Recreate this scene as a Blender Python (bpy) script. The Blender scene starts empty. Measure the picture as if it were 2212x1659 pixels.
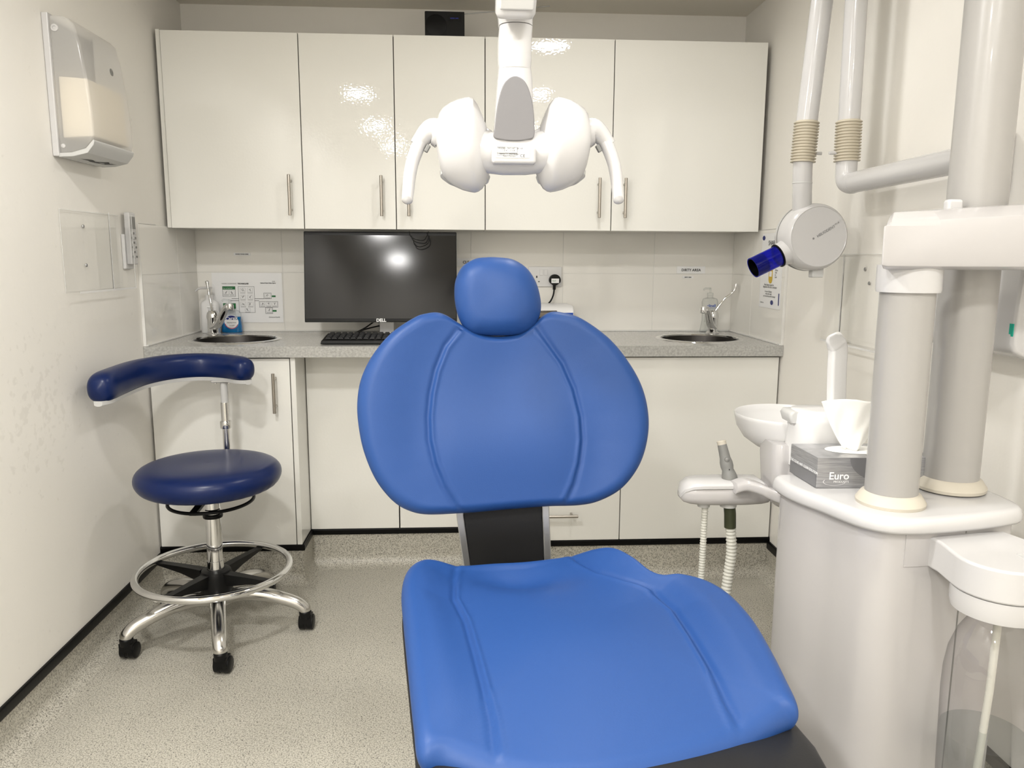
import bpy, bmesh, math, random
import numpy as np
from mathutils import Vector, Matrix
random.seed(3)
S = bpy.context.scene
COL = S.collection
# ------------------------------------------------------------ camera
FPX = 1689.0; PITCH = .1608; YAW = .0586; ROLL = .0048; CH = 1.2302
cf = Vector((math.sin(YAW)*math.cos(PITCH), math.cos(YAW)*math.cos(PITCH), -math.sin(PITCH)))
r0 = Vector((math.cos(YAW), -math.sin(YAW), 0)); u0 = r0.cross(cf)
cr = r0*math.cos(ROLL)+u0*math.sin(ROLL); cu = -r0*math.sin(ROLL)+u0*math.cos(ROLL)
cam = bpy.data.objects.new('camera', bpy.data.cameras.new('camera')); COL.objects.link(cam)
m = Matrix((cr, cu, -cf)).transposed().to_4x4(); m.translation = Vector((0, 0, CH)); cam.matrix_world = m
cam.data.sensor_fit = 'HORIZONTAL'; cam.data.sensor_width = 36; cam.data.lens = FPX/2212*36
cam.data.clip_start = .02
S.camera = cam
# ------------------------------------------------------------ world, exposure
w = bpy.data.worlds.new('world'); S.world = w; w.use_nodes = True
w.node_tree.nodes['Background'].inputs[0].default_value = (1, .97, .92, 1)
w.node_tree.nodes['Background'].inputs[1].default_value = .02
S.view_settings.view_transform = 'Standard'; S.view_settings.look = 'None'
S.view_settings.gamma = 1; S.view_settings.use_curve_mapping = False
S.view_settings.exposure = 0.17
ZCEIL = 2.232; XL = -1.147; XR = 1.18; YB = 3.427; YR = -1.7
LIGHTS = [(.407, 2.287), (-.657, 1.098), (.44, 1.174), (-.687, -.125), (.44, -.05), (-.64, -1.15)]  # last one added behind the camera for frontal fill and a screen reflection
POWER = [5, 18, 4.5, 20, 15, 22]
for i, (x, y) in enumerate(LIGHTS):
    l = bpy.data.lights.new('downlight_lamp', 'AREA'); l.shape = 'DISK'; l.size = .17
    l.energy = POWER[i]; l.color = (1, .985, .96); l.spread = math.radians(180)
    o = bpy.data.objects.new('downlight_lamp', l); COL.objects.link(o); o.location = (x, y, ZCEIL-.012)

# ------------------------------------------------------------ helpers
def V(*a): return Vector(a)
def on(ax, v, px, py):
    d = cf + cr*((px-1106)/FPX) - cu*((py-829.5)/FPX); o = V(0, 0, CH)
    return o + d*((v-o[ax])/d[ax])
def oy(y, px, py): return on(1, y, px, py)
def oz(z, px, py): return on(2, z, px, py)
def ox(x, px, py): return on(0, x, px, py)
def onplane(P, N, px, py):
    d = cf + cr*((px-1106)/FPX) - cu*((py-829.5)/FPX); o = V(0, 0, CH)
    return o + d*((P-o).dot(N)/d.dot(N))
ORG = {}
def wo(o): return ORG.get(o.name, V(0, 0, 0)) if o else V(0, 0, 0)
def link(o, origin, parent=None):
    COL.objects.link(o); ORG[o.name] = origin.copy()
    if parent: o.parent = parent
    o.location = origin - wo(parent)
def thing(name, label, cat, loc, group=None):
    o = bpy.data.objects.new(name, None); o.empty_display_size = .05
    link(o, Vector(loc)); o['label'] = label; o['category'] = cat
    if group: o['group'] = group
    return o
def tag(o, label, cat, group=None):
    o['label'] = label; o['category'] = cat
    if group: o['group'] = group
    return o
class MB:
    def __init__(s): s.v = []; s.f = []; s.m = []; s.mi = 0
    def add(s, vs, fs):
        n = len(s.v); s.v += [Vector(a) for a in vs]; s.f += [[n+i for i in f] for f in fs]; s.m += [s.mi]*len(fs); return s
    def box(s, x0, x1, y0, y1, z0, z1):
        return s.add([(x, y, z) for z in (z0, z1) for y in (y0, y1) for x in (x0, x1)],
                     [(0, 2, 3, 1), (4, 5, 7, 6), (0, 1, 5, 4), (2, 6, 7, 3), (0, 4, 6, 2), (1, 3, 7, 5)])
    def obox(s, c, ax, ay, az, hx, hy, hz):
        vs = [Vector(c)+ax*(hx*i)+ay*(hy*j)+az*(hz*k) for k in (-1, 1) for j in (-1, 1) for i in (-1, 1)]
        return s.add(vs, [(0, 2, 3, 1), (4, 5, 7, 6), (0, 1, 5, 4), (2, 6, 7, 3), (0, 4, 6, 2), (1, 3, 7, 5)])
    def loft(s, rings, cap=True, closed=False):
        n = len(rings[0]); vs = [p for r in rings for p in r]; fs = []
        K = len(rings)
        for k in range(K if closed else K-1):
            for i in range(n):
                j = (i+1) % n; k2 = (k+1) % K
                fs.append((k*n+i, k*n+j, k2*n+j, k2*n+i))
        if cap and not closed:
            fs.append(tuple(range(n-1, -1, -1))); fs.append(tuple((K-1)*n+i for i in range(n)))
        return s.add(vs, fs)
    def prism(s, poly, a, b):   # poly: list of Vector, extruded from offset a to offset b (Vectors)
        return s.loft([[Vector(p)+a for p in poly], [Vector(p)+b for p in poly]])
    def tube(s, pts, r, n=16, closed=False, cap=True, sx=1.0, up=None):
        pts = [Vector(p) for p in pts]; K = len(pts)
        rr = r if isinstance(r, (list, tuple)) else [r]*K
        T = []
        for i in range(K):
            a = pts[(i-1) % K] if (closed or i > 0) else pts[i]; b = pts[(i+1) % K] if (closed or i < K-1) else pts[i]
            T.append((b-a).normalized())
        u = up or (V(0, 0, 1) if abs(T[0].z) < .9 else V(0, 1, 0))
        rings = []
        for i in range(K):
            u = (u - T[i]*u.dot(T[i])).normalized(); w_ = T[i].cross(u)
            rings.append([pts[i]+(u*math.sin(2*math.pi*j/n)+w_*(sx*math.cos(2*math.pi*j/n)))*rr[i] for j in range(n)])
        return s.loft(rings, cap=cap, closed=closed)
    def lathe(s, prof, c, axis=V(0, 0, 1), n=48, cap=True, ry=1.0, u=None):   # prof: (radius, height)
        c = Vector(c); axis = axis.normalized()
        u = u or (V(1, 0, 0) if abs(axis.x) < .9 else V(0, 1, 0)); u = (u-axis*u.dot(axis)).normalized(); w_ = axis.cross(u)
        return s.loft([[c+axis*h+(u*math.cos(2*math.pi*j/n)+w_*(ry*math.sin(2*math.pi*j/n)))*max(r, 1e-5) for j in range(n)] for r, h in prof], cap=cap)
    def build(s, name, mat, parent=None, bev=0, seg=2, ang=35, smooth=True, origin=None, sub=0):
        me = bpy.data.meshes.new(name)
        a = np.array([tuple(v) for v in s.v]); lo = a.min(0); hi = a.max(0)
        og = Vector(origin) if origin is not None else Vector(((lo[0]+hi[0])/2, (lo[1]+hi[1])/2, lo[2]))
        me.from_pydata([tuple(v-og) for v in s.v], [], s.f)
        for mm in (mat if isinstance(mat, (list, tuple)) else [mat]): me.materials.append(mm)
        me.polygons.foreach_set('material_index', s.m)
        bm = bmesh.new(); bm.from_mesh(me); bmesh.ops.remove_doubles(bm, verts=bm.verts, dist=1e-6)
        bmesh.ops.recalc_face_normals(bm, faces=bm.faces); bm.to_mesh(me); bm.free()
        if smooth:
            me.polygons.foreach_set('use_smooth', [True]*len(me.polygons)); me.set_sharp_from_angle(angle=math.radians(ang))
        o = bpy.data.objects.new(name, me); link(o, og, parent)
        if bev:
            b = o.modifiers.new('bevel', 'BEVEL'); b.width = bev; b.segments = seg; b.limit_method = 'ANGLE'; b.angle_limit = math.radians(40); b.harden_normals = True
        if sub:
            b = o.modifiers.new('sub', 'SUBSURF'); b.levels = sub; b.render_levels = sub
        return o
def struct(o): o['kind'] = 'structure'; return o
def text(s, size, org, xd, yd, mat, parent, name='lettering', align='LEFT', bold=0, sx=1.0, label=None):
    cu_ = bpy.data.curves.new('t', 'FONT'); cu_.body = s; cu_.size = size; cu_.align_x = align; cu_.offset = bold; cu_.extrude = 0.00015
    cu_.resolution_u = 3
    t = bpy.data.objects.new('t', cu_); COL.objects.link(t)
    me = bpy.data.meshes.new_from_object(t.evaluated_get(bpy.context.evaluated_depsgraph_get()))
    bpy.data.objects.remove(t); bpy.data.curves.remove(cu_)
    xd = Vector(xd).normalized(); yd = Vector(yd).normalized(); n = xd.cross(yd)
    b = MB()
    b.add([Vector(org)+xd*(v.co.x*sx)+yd*v.co.y+n*(v.co.z+.0006) for v in me.vertices], [list(p.vertices) for p in me.polygons])
    bpy.data.meshes.remove(me)
    o = b.build(name, mat, parent, smooth=False)
    if label: o['label'] = label
    return o
def crom(P, n, closed=True):
    P = [Vector(p) for p in P]; K = len(P); out = []
    segs = K if closed else K-1
    for i in range(segs):
        if closed: a, b, c, d = P[(i-1) % K], P[i], P[(i+1) % K], P[(i+2) % K]
        else: a, b, c, d = P[max(i-1, 0)], P[i], P[i+1], P[min(i+2, K-1)]
        m_ = max(2, n//segs)
        for j in range(m_):
            t = j/m_
            out.append(.5*((2*b)+(c-a)*t+(2*a-5*b+4*c-d)*t*t+(3*b-a-3*c+d)*t**3))
    if not closed: out.append(P[-1])
    return out
def resample(P, n):
    Q = P+[P[0]]; L = [0]
    for a, b in zip(Q, Q[1:]): L.append(L[-1]+(b-a).length)
    out = []; k = 0
    for i in range(n):
        t = L[-1]*i/n
        while L[k+1] < t: k += 1
        out.append(Q[k].lerp(Q[k+1], (t-L[k])/max(1e-9, L[k+1]-L[k])))
    return out
def rrect(cx, cy, hx, hy, r, n=6):
    out = []
    for sx, sy, a0 in ((1, 1, 0), (-1, 1, 90), (-1, -1, 180), (1, -1, 270)):
        for i in range(n+1):
            a = math.radians(a0+90*i/n); out.append((cx+sx*(hx-r)+r*math.cos(a), cy+sy*(hy-r)+r*math.sin(a)))
    return out

# ------------------------------------------------------------ materials
def mat(name, col, rough=.5, metal=0, spec=.5, coat=0, bump=None, trans=0, ior=1.45, sheen=0):
    m = bpy.data.materials.new(name); m.use_nodes = True; nt = m.node_tree; b = nt.nodes['Principled BSDF']
    b.inputs['Base Color'].default_value = (*col, 1); b.inputs['Roughness'].default_value = rough
    b.inputs['Metallic'].default_value = metal; b.inputs['Specular IOR Level'].default_value = spec
    b.inputs['Coat Weight'].default_value = coat; b.inputs['Coat Roughness'].default_value = .04
    b.inputs['Transmission Weight'].default_value = trans; b.inputs['IOR'].default_value = ior
    if bump:
        sc, st = bump[0], bump[1]
        tc = nt.nodes.new('ShaderNodeTexCoord'); no = nt.nodes.new('ShaderNodeTexNoise'); no.inputs['Scale'].default_value = sc
        no.inputs['Detail'].default_value = bump[2] if len(bump) > 2 else 3
        bp = nt.nodes.new('ShaderNodeBump'); bp.inputs['Strength'].default_value = st; bp.inputs['Distance'].default_value = bump[3] if len(bump) > 3 else .001
        nt.links.new(tc.outputs['Object'], no.inputs['Vector']); nt.links.new(no.outputs['Fac'], bp.inputs['Height']); nt.links.new(bp.outputs[0], b.inputs['Normal'])
    return m
def nodes(m): return m.node_tree, m.node_tree.nodes, m.node_tree.links, m.node_tree.nodes['Principled BSDF']
M = {}
M['wall'] = mat('wall_paint', (.845, .82, .77), .45, bump=(35, .25, 5, .003))
M['ceil'] = mat('ceiling_paint', (.86, .82, .73), .8, bump=(60, .1))
M['gloss'] = mat('gloss_laminate', (.80, .79, .745), .025, spec=.5, bump=(130, .3, 0, .0004))
M['carc'] = mat('carcass_board', (.74, .72, .67), .4)
M['gap'] = mat('gap_shade_paint', (.03, .028, .025), .7)  # near-black colour standing in for shade in the door gaps
M['tile'] = mat('glazed_tile', (.85, .83, .78), .09, bump=(22, .12, 2, .0012))
M['grout'] = mat('grout', (.78, .77, .73), .7)
M['sealant'] = mat('white_sealant', (.76, .75, .72), .35)
M['black'] = mat('black_strip', (.002, .002, .002), .4, spec=.2, bump=(90, .2))
M['rub'] = mat('black_plastic', (.004, .004, .004), .38, spec=.25, bump=(300, .15))
M['steel'] = mat('brushed_steel', (.42, .39, .35), .28, 1, bump=(200, .05))
M['sink'] = mat('sink_steel', (.045, .042, .04), .4, 1)
M['chrome'] = mat('chrome', (.78, .78, .78), .06, 1)
M['alu'] = mat('polished_aluminium', (.66, .65, .63), .2, 1, bump=(40, .1))
M['silver'] = mat('satin_silver', (.42, .42, .42), .35, .8)
M['white'] = mat('white_plastic', (.57, .562, .56), .22, coat=.2)
M['unit'] = mat('unit_enamel', (.48, .465, .462), .16, coat=.3)
M['grayw'] = mat('grey_white_plastic', (.19, .185, .19), .4)
M['whiteb'] = mat('bright_white_plastic', (.74, .735, .73), .25)
M['ivory'] = mat('ivory_rubber', (.55, .51, .43), .45)
M['bellow'] = mat('beige_rubber', (.56, .51, .41), .45)
M['pole'] = mat('warm_grey_enamel', (.36, .348, .332), .28, coat=.15)
M['dgrey'] = mat('dark_grey_plastic', (.013, .013, .0135), .42, spec=.28, bump=(400, .1))
M['mgrey'] = mat('mid_grey_plastic', (.21, .21, .20), .45)
M['blue'] = mat('blue_vinyl', (.017, .065, .235), .46, spec=.4, bump=(420, .22, 4, .0006))
M['navy'] = mat('navy_vinyl', (.003, .013, .075), .30, spec=.35, bump=(25, .06))
M['lgrey'] = mat('light_grey_plastic', (.55, .55, .54), .4)
M['screen'] = mat('monitor_panel', (.004, .004, .0045), .10, spec=.35)
M['ink'] = mat('black_ink', (.02, .02, .02), .5)
M['ginks'] = mat('grey_ink', (.22, .22, .22), .5)
M['paper'] = mat('paper', (.88, .88, .88), .35)
M['green'] = mat('green_print', (.02, .17, .05), .4)
M['navyink'] = mat('navy_ink', (.01, .02, .16), .4)
M['tissue'] = mat('tissue_paper', (.92, .91, .87), .8, bump=(60, .2))
M['cbox'] = mat('silver_carton', (.36, .36, .37), .3, .45)
M['cboxd'] = mat('grey_carton_print', (.21, .21, .22), .35, .3)
M['wink'] = mat('white_ink', (.85, .85, .85), .4)
M['hose'] = mat('corrugated_hose', (.56, .555, .50), .4)
M['olive'] = mat('olive_tape', (.035, .04, .018), .5)
M['towels'] = mat('paper_towels', (.82, .74, .60), .8)
M['yellow'] = mat('yellow_print', (.62, .42, .03), .5)
M['panelblue'] = mat('blue_print', (.01, .06, .36), .3)
M['red'] = mat('red_print', (.5, .02, .1), .4)
M['bluesoap'] = mat('blue_liquid_soap', (.0, .20, .52), .08, coat=.4, trans=.25)
M['blubtn'] = mat('lens_blue', (.02, .1, .4), .3)
def emis(name, c, e):
    m = mat(name, c, .4); b = m.node_tree.nodes['Principled BSDF']; b.inputs['Emission Color'].default_value = (*c, 1); b.inputs['Emission Strength'].default_value = e; return m
M['diff'] = emis('light_diffuser', (1, .96, .9), 6)
M['disp'] = emis('radio_display', (.02, .03, .25), .5)
def clear(name, tint, glossmix=.06, rough=.03, alpha=0, acol=(.9, .9, .9), edge=None):
    m = bpy.data.materials.new(name); m.use_nodes = True; nt = m.node_tree; nt.nodes.clear(); N = nt.nodes.new; L = nt.links.new
    out = N('ShaderNodeOutputMaterial'); t = N('ShaderNodeBsdfTransparent'); t.inputs[0].default_value = (*tint, 1)
    if edge:
        lf = N('ShaderNodeLayerWeight'); lf.inputs[0].default_value = .5; pw = N('ShaderNodeMath'); pw.operation = 'POWER'; pw.inputs[1].default_value = 3; L(lf.outputs['Facing'], pw.inputs[0])
        mc_ = N('ShaderNodeMix'); mc_.data_type = 'RGBA'; mc_.inputs[6].default_value = (*tint, 1); mc_.inputs[7].default_value = (*edge, 1); L(pw.outputs[0], mc_.inputs[0]); L(mc_.outputs[2], t.inputs[0])
    g = N('ShaderNodeBsdfGlossy'); g.inputs['Roughness'].default_value = rough; lw = N('ShaderNodeFresnel'); lw.inputs[0].default_value = 1.45
    ad = N('ShaderNodeMath'); ad.operation = 'MULTIPLY_ADD'; ad.inputs[1].default_value = .8; ad.inputs[2].default_value = glossmix-.03; L(lw.outputs[0], ad.inputs[0])
    ge = N('ShaderNodeNewGeometry'); iv = N('ShaderNodeMath'); iv.operation = 'SUBTRACT'; iv.inputs[0].default_value = 1; L(ge.outputs['Backfacing'], iv.inputs[1])
    mu_ = N('ShaderNodeMath'); mu_.operation = 'MULTIPLY'; L(ad.outputs[0], mu_.inputs[0]); L(iv.outputs[0], mu_.inputs[1])
    mx = N('ShaderNodeMixShader'); L(mu_.outputs[0], mx.inputs[0]); L(t.outputs[0], mx.inputs[1]); L(g.outputs[0], mx.inputs[2])
    last = mx
    if alpha:
        d = N('ShaderNodeBsdfDiffuse'); d.inputs[0].default_value = (*acol, 1); tr = N('ShaderNodeBsdfTranslucent'); tr.inputs[0].default_value = (*acol, 1)
        m0 = N('ShaderNodeMixShader'); m0.inputs[0].default_value = .5; L(d.outputs[0], m0.inputs[1]); L(tr.outputs[0], m0.inputs[2])
        m2 = N('ShaderNodeMixShader'); m2.inputs[0].default_value = alpha; L(last.outputs[0], m2.inputs[1]); L(m0.outputs[0], m2.inputs[2]); last = m2
    L(last.outputs[0], out.inputs[0]); return m
M['acr'] = clear('clear_acrylic', (.997, .998, .997), .02)
M['acre'] = clear('acrylic_edge', (.95, .95, .95), .15, .1, .55, (1, 1, 1))
M['bottle'] = clear('clear_bottle', (.95, .945, .95), .05, edge=(.5, .49, .50))
M['water'] = clear('water', (.86, .88, .88), .10)
M['frost'] = clear('frosted_case', (.97, .97, .97), .05, .12, .5, (.93, .92, .90))
M['pet'] = clear('thin_clear_plastic', (.95, .96, .96), .06, edge=(.5, .51, .52))
M['bluetube'] = clear('blue_transparent_plastic', (.02, .03, .75), .05, .05, .35, (.0, .01, .6))
M['smoke'] = clear('smoked_plastic', (.35, .31, .26), .08)
# floor vinyl: greige with dark and light flecks
m = mat('speckled_vinyl', (.4, .39, .36), .42); nt, N, L, b = nodes(m); M['floor'] = m
tc = N.new('ShaderNodeTexCoord')
def fleck(scale, thr, colr, prev, w=.02):
    v = N.new('ShaderNodeTexVoronoi'); v.inputs['Scale'].default_value = scale; v.inputs['Randomness'].default_value = 1
    L.new(tc.outputs['Object'], v.inputs['Vector'])
    r = N.new('ShaderNodeMapRange'); r.inputs['From Min'].default_value = thr; r.inputs['From Max'].default_value = thr+w; r.inputs['To Min'].default_value = 1; r.inputs['To Max'].default_value = 0
    L.new(v.outputs['Distance'], r.inputs['Value'])
    sp = N.new('ShaderNodeSeparateColor'); L.new(v.outputs['Color'], sp.inputs[0])
    g = N.new('ShaderNodeMath'); g.operation = 'GREATER_THAN'; g.inputs[1].default_value = .45; L.new(sp.outputs[0], g.inputs[0])
    mu = N.new('ShaderNodeMath'); mu.operation = 'MULTIPLY'; L.new(r.outputs[0], mu.inputs[0]); L.new(g.outputs[0], mu.inputs[1])
    mx = N.new('ShaderNodeMix'); mx.data_type = 'RGBA'; L.new(mu.outputs[0], mx.inputs[0]); L.new(prev, mx.inputs[6]); mx.inputs[7].default_value = (*colr, 1)
    return mx.outputs[2]
no = N.new('ShaderNodeTexNoise'); no.inputs['Scale'].default_value = 260; no.inputs['Detail'].default_value = 2; L.new(tc.outputs['Object'], no.inputs['Vector'])
rp = N.new('ShaderNodeValToRGB'); rp.color_ramp.elements[0].position = .38; rp.color_ramp.elements[0].color = (.27, .255, .215, 1); rp.color_ramp.elements[1].position = .56; rp.color_ramp.elements[1].color = (.53, .505, .435, 1)
L.new(no.outputs['Fac'], rp.inputs[0])
c = fleck(330, .22, (.62, .60, .55), rp.outputs[0]); c = fleck(190, .17, (.045, .045, .04), c, .05); c = fleck(95, .12, (.025, .025, .025), c, .04)
no2 = N.new('ShaderNodeTexNoise'); no2.inputs['Scale'].default_value = 2.2; no2.inputs['Detail'].default_value = 4; L.new(tc.outputs['Object'], no2.inputs['Vector'])
r2 = N.new('ShaderNodeMapRange'); r2.inputs['From Min'].default_value = .3; r2.inputs['From Max'].default_value = .7; r2.inputs['To Min'].default_value = .86; r2.inputs['To Max'].default_value = 1.05; L.new(no2.outputs['Fac'], r2.inputs['Value'])
hs = N.new('ShaderNodeHueSaturation'); L.new(c, hs.inputs['Color']); L.new(r2.outputs[0], hs.inputs['Value']); L.new(hs.outputs[0], b.inputs['Base Color'])
# worktop laminate
m = mat('grey_fleck_laminate', (.4, .39, .37), .16); nt, N, L, b = nodes(m); M['top'] = m
tc = N.new('ShaderNodeTexCoord'); no = N.new('ShaderNodeTexNoise'); no.inputs['Scale'].default_value = 130; no.inputs['Detail'].default_value = 4; L.new(tc.outputs['Object'], no.inputs['Vector'])
rp = N.new('ShaderNodeValToRGB'); rp.color_ramp.elements[0].position = .35; rp.color_ramp.elements[0].color = (.35, .345, .325, 1); rp.color_ramp.elements[1].position = .65; rp.color_ramp.elements[1].color = (.48, .475, .45, 1)
L.new(no.outputs['Fac'], rp.inputs[0]); c = fleck(420, .2, (.58, .57, .54), rp.outputs[0]); L.new(c, b.inputs['Base Color'])
# carton brushed look
nt, N, L, b = nodes(M['cbox'])
tc = N.new('ShaderNodeTexCoord'); mp = N.new('ShaderNodeMapping'); mp.inputs['Scale'].default_value = (12, 12, 600); L.new(tc.outputs['Object'], mp.inputs[0])
no = N.new('ShaderNodeTexNoise'); no.inputs['Scale'].default_value = 2; no.inputs['Detail'].default_value = 3; L.new(mp.outputs[0], no.inputs['Vector'])
rp = N.new('ShaderNodeValToRGB'); rp.color_ramp.elements[0].color = (.24, .24, .25, 1); rp.color_ramp.elements[1].color = (.48, .48, .49, 1); rp.color_ramp.elements[0].position = .3; rp.color_ramp.elements[1].position = .7
L.new(no.outputs['Fac'], rp.inputs[0]); L.new(rp.outputs[0], b.inputs['Base Color'])
# scuffed left wall paint: a few rub marks beside the stool's arm bar
m = mat('scuffed_wall_paint', (.845, .82, .77), .45, bump=(35, .25, 5, .003)); nt, N, L, b = nodes(m); M['wall_scuff'] = m
tc = N.new('ShaderNodeTexCoord'); no = N.new('ShaderNodeTexNoise'); no.inputs['Scale'].default_value = 45; no.inputs['Detail'].default_value = 7; L.new(tc.outputs['Object'], no.inputs['Vector'])
vd = N.new('ShaderNodeVectorMath'); vd.operation = 'DISTANCE'; vd.inputs[1].default_value = (-1.147, 2.12, .80); L.new(tc.outputs['Object'], vd.inputs[0])
r1 = N.new('ShaderNodeMapRange'); r1.inputs['From Min'].default_value = .05; r1.inputs['From Max'].default_value = .32; r1.inputs['To Min'].default_value = .10; r1.inputs['To Max'].default_value = -.08; L.new(vd.outputs['Value'], r1.inputs['Value'])
ad = N.new('ShaderNodeMath'); L.new(no.outputs['Fac'], ad.inputs[0]); L.new(r1.outputs[0], ad.inputs[1])
rp = N.new('ShaderNodeValToRGB'); rp.color_ramp.elements[0].position = .60; rp.color_ramp.elements[0].color = (.845, .82, .77, 1); rp.color_ramp.elements[1].position = .68; rp.color_ramp.elements[1].color = (.785, .76, .71, 1)
L.new(ad.outputs[0], rp.inputs[0]); L.new(rp.outputs[0], b.inputs['Base Color'])
# ============================================================ ROOM SHELL
def wallbox(name, a, mt): return struct(MB().box(*a).build(name, mt, smooth=False, origin=(0, 0, 0)))
wallbox('floor', (XL-.1, XR+.1, YR-.1, YB+.1, -.08, 0), M['floor'])
wallbox('ceiling', (XL-.1, XR+.1, YR-.1, YB+.1, ZCEIL, ZCEIL+.08), M['ceil'])
wallbox('wall_left', (XL-.1, XL, YR-.1, YB+.1, 0, ZCEIL), M['wall_scuff'])
wallbox('wall_right', (XR, XR+.1, YR-.1, YB+.1, 0, ZCEIL), M['wall'])
wallbox('wall_back', (XL, XR, YB, YB+.1, 0, ZCEIL), M['wall'])
wallbox('wall_front', (XL, XR, YR-.1, YR, 0, ZCEIL), M['wall'])
# cove skirting swept along the walls and the cabinet plinths
def cove(name, path, zt, sz0, sz1, mt=M['floor']):
    # path: (x,y) points along the wall face with the room on the LEFT side of travel
    P = [V(x, y, 0) for x, y in path]; K = len(P)
    prof = [(0, zt), (.0035, zt)]+[(.0035+.05*(1-math.cos(a)), .05*(1-math.sin(a))) for a in [math.pi/2*i/8 for i in range(9)]]
    prof = [(0, zt), (.003, zt)]+[(.003+.045-.045*math.cos(a), .045-.045*math.sin(a)+.0006) for a in [math.pi/2*i/8 for i in range(9)]]+[(.048, -.01), (0, -.01)]
    strip = [(0, sz0), (.007, sz0), (.009, sz0+.004), (.009, sz1-.004), (.006, sz1), (0, sz1)]
    offs = []
    for i in range(K):
        ns = []
        for a, b_ in ((i-1, i), (i, i+1)):
            if a >= 0 and b_ < K:
                d = (P[b_]-P[a]).normalized(); ns.append(V(-d.y, d.x, 0))
        n = sum(ns, V(0, 0, 0)).normalized(); k = 1/max(.3, n.dot(ns[0])); offs.append(n*k)
    b = MB(); b.loft([[P[i]+offs[i]*d+V(0, 0, z) for d, z in prof] for i in range(K)])
    c_ = b.build(name, mt)
    struct(c_)
    b = MB(); b.loft([[P[i]+offs[i]*d+V(0, 0, z) for d, z in strip] for i in range(K)])
    b.build('capping_strip', M['black'], c_)
    return c_
DY = 2.854; RY = 3.022
cove('baseboard_right', [(XR, YR), (XR, DY+.012)], .112, .106, .138)
cove('baseboard_back', [(XR, DY+.012), (.112, DY+.012), (.112, RY+.012), (-.622, RY+.012), (-.622, DY+.012), (XL, DY+.012)], .135, .131, .1545)
cove('baseboard_left', [(XL, DY+.012), (XL, YR)], .112, .104, .134)
# ---- tiles
def tilewall(name, o, xd, L, z0, z1, seams, n, zs):
    b = MB(); b.mi = 1; b.obox(Vector(o)+xd*(L/2)+V(0, 0, (z0+z1)/2)+n*.0041, xd, n, V(0, 0, 1), L/2, .0041, (z1-z0)/2); b.mi = 0
    xs = [0]+seams+[L]
    for x0, x1 in zip(xs, xs[1:]):
        for a, c_ in zip(zs, zs[1:]):
            g = .0013
            b.obox(Vector(o)+xd*((x0+x1)/2)+V(0, 0, (a+c_)/2)+n*.005, xd, n, V(0, 0, 1), (x1-x0)/2-g, .004, (c_-a)/2-g)
    return struct(b.build(name, [M['tile'], M['grout']], bev=.0008, seg=1, smooth=False))
ZT = 1.34; ZG = 1.161; ZC = .91
tilewall('trim_1', (XL, YB, 0), V(1, 0, 0), XR-XL, ZC, ZT, [x-XL for x in (-.781, -.381, .02, .42, .82)], V(0, -1, 0), [ZC, ZG, ZT])
tilewall('trim_2', (XL, 2.842, 0), V(0, 1, 0), YB-.01-2.842, ZC, ZT, [.36], V(1, 0, 0), [ZC, ZG, ZT])
tilewall('trim_3', (XR, 2.842, 0), V(0, 1, 0), YB-.01-2.842, ZC, ZT, [.33], V(-1, 0, 0), [ZC, ZG, ZT])
b = MB(); b.box(XL, XR, 3.409, 3.418, ZC, ZC+.006); b.box(XL, XL+.016, 2.84, 3.418, ZC, ZC+.006); b.box(XR-.016, XR, 2.84, 3.418, ZC, ZC+.006)
b.box(XL, XL+.011, 2.836, 2.842, ZC, ZT+.003); b.box(XR-.011, XR, 2.836, 2.842, ZC, ZT+.003); b.box(XL, XL+.010, 2.84, 3.0, ZT, ZT+.003); b.box(XR-.010, XR, 2.84, 3.2, ZT, ZT+.003)
struct(b.build('trim_4', M['sealant'], bev=.002))
# ---- downlights; the last is an added fill light behind the camera
dl = None
for i, (x, y) in enumerate(LIGHTS):
    if i == 0:
        dl = thing('ceiling_downlight', 'round white recessed ceiling downlight', 'ceiling light', (x, y, ZCEIL-.008), 'ceiling downlights')
        MB().lathe([(.092, 0), (.108, 0), (.11, -.006), (.10, -.008), (.092, -.006), (.092, 0)], (x, y, ZCEIL), cap=False).build('bezel', M['white'], dl)
        MB().lathe([(0, -.001), (.091, -.001), (.091, -.004), (0, -.004)], (x, y, ZCEIL), cap=False).build('diffuser', M['diff'], dl)
    else:
        r = dl.copy(); COL.objects.link(r); r.location = (x, y, ZCEIL-.008)
        for ch in list(dl.children):
            c_ = ch.copy(); COL.objects.link(c_); c_.parent = r

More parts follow.
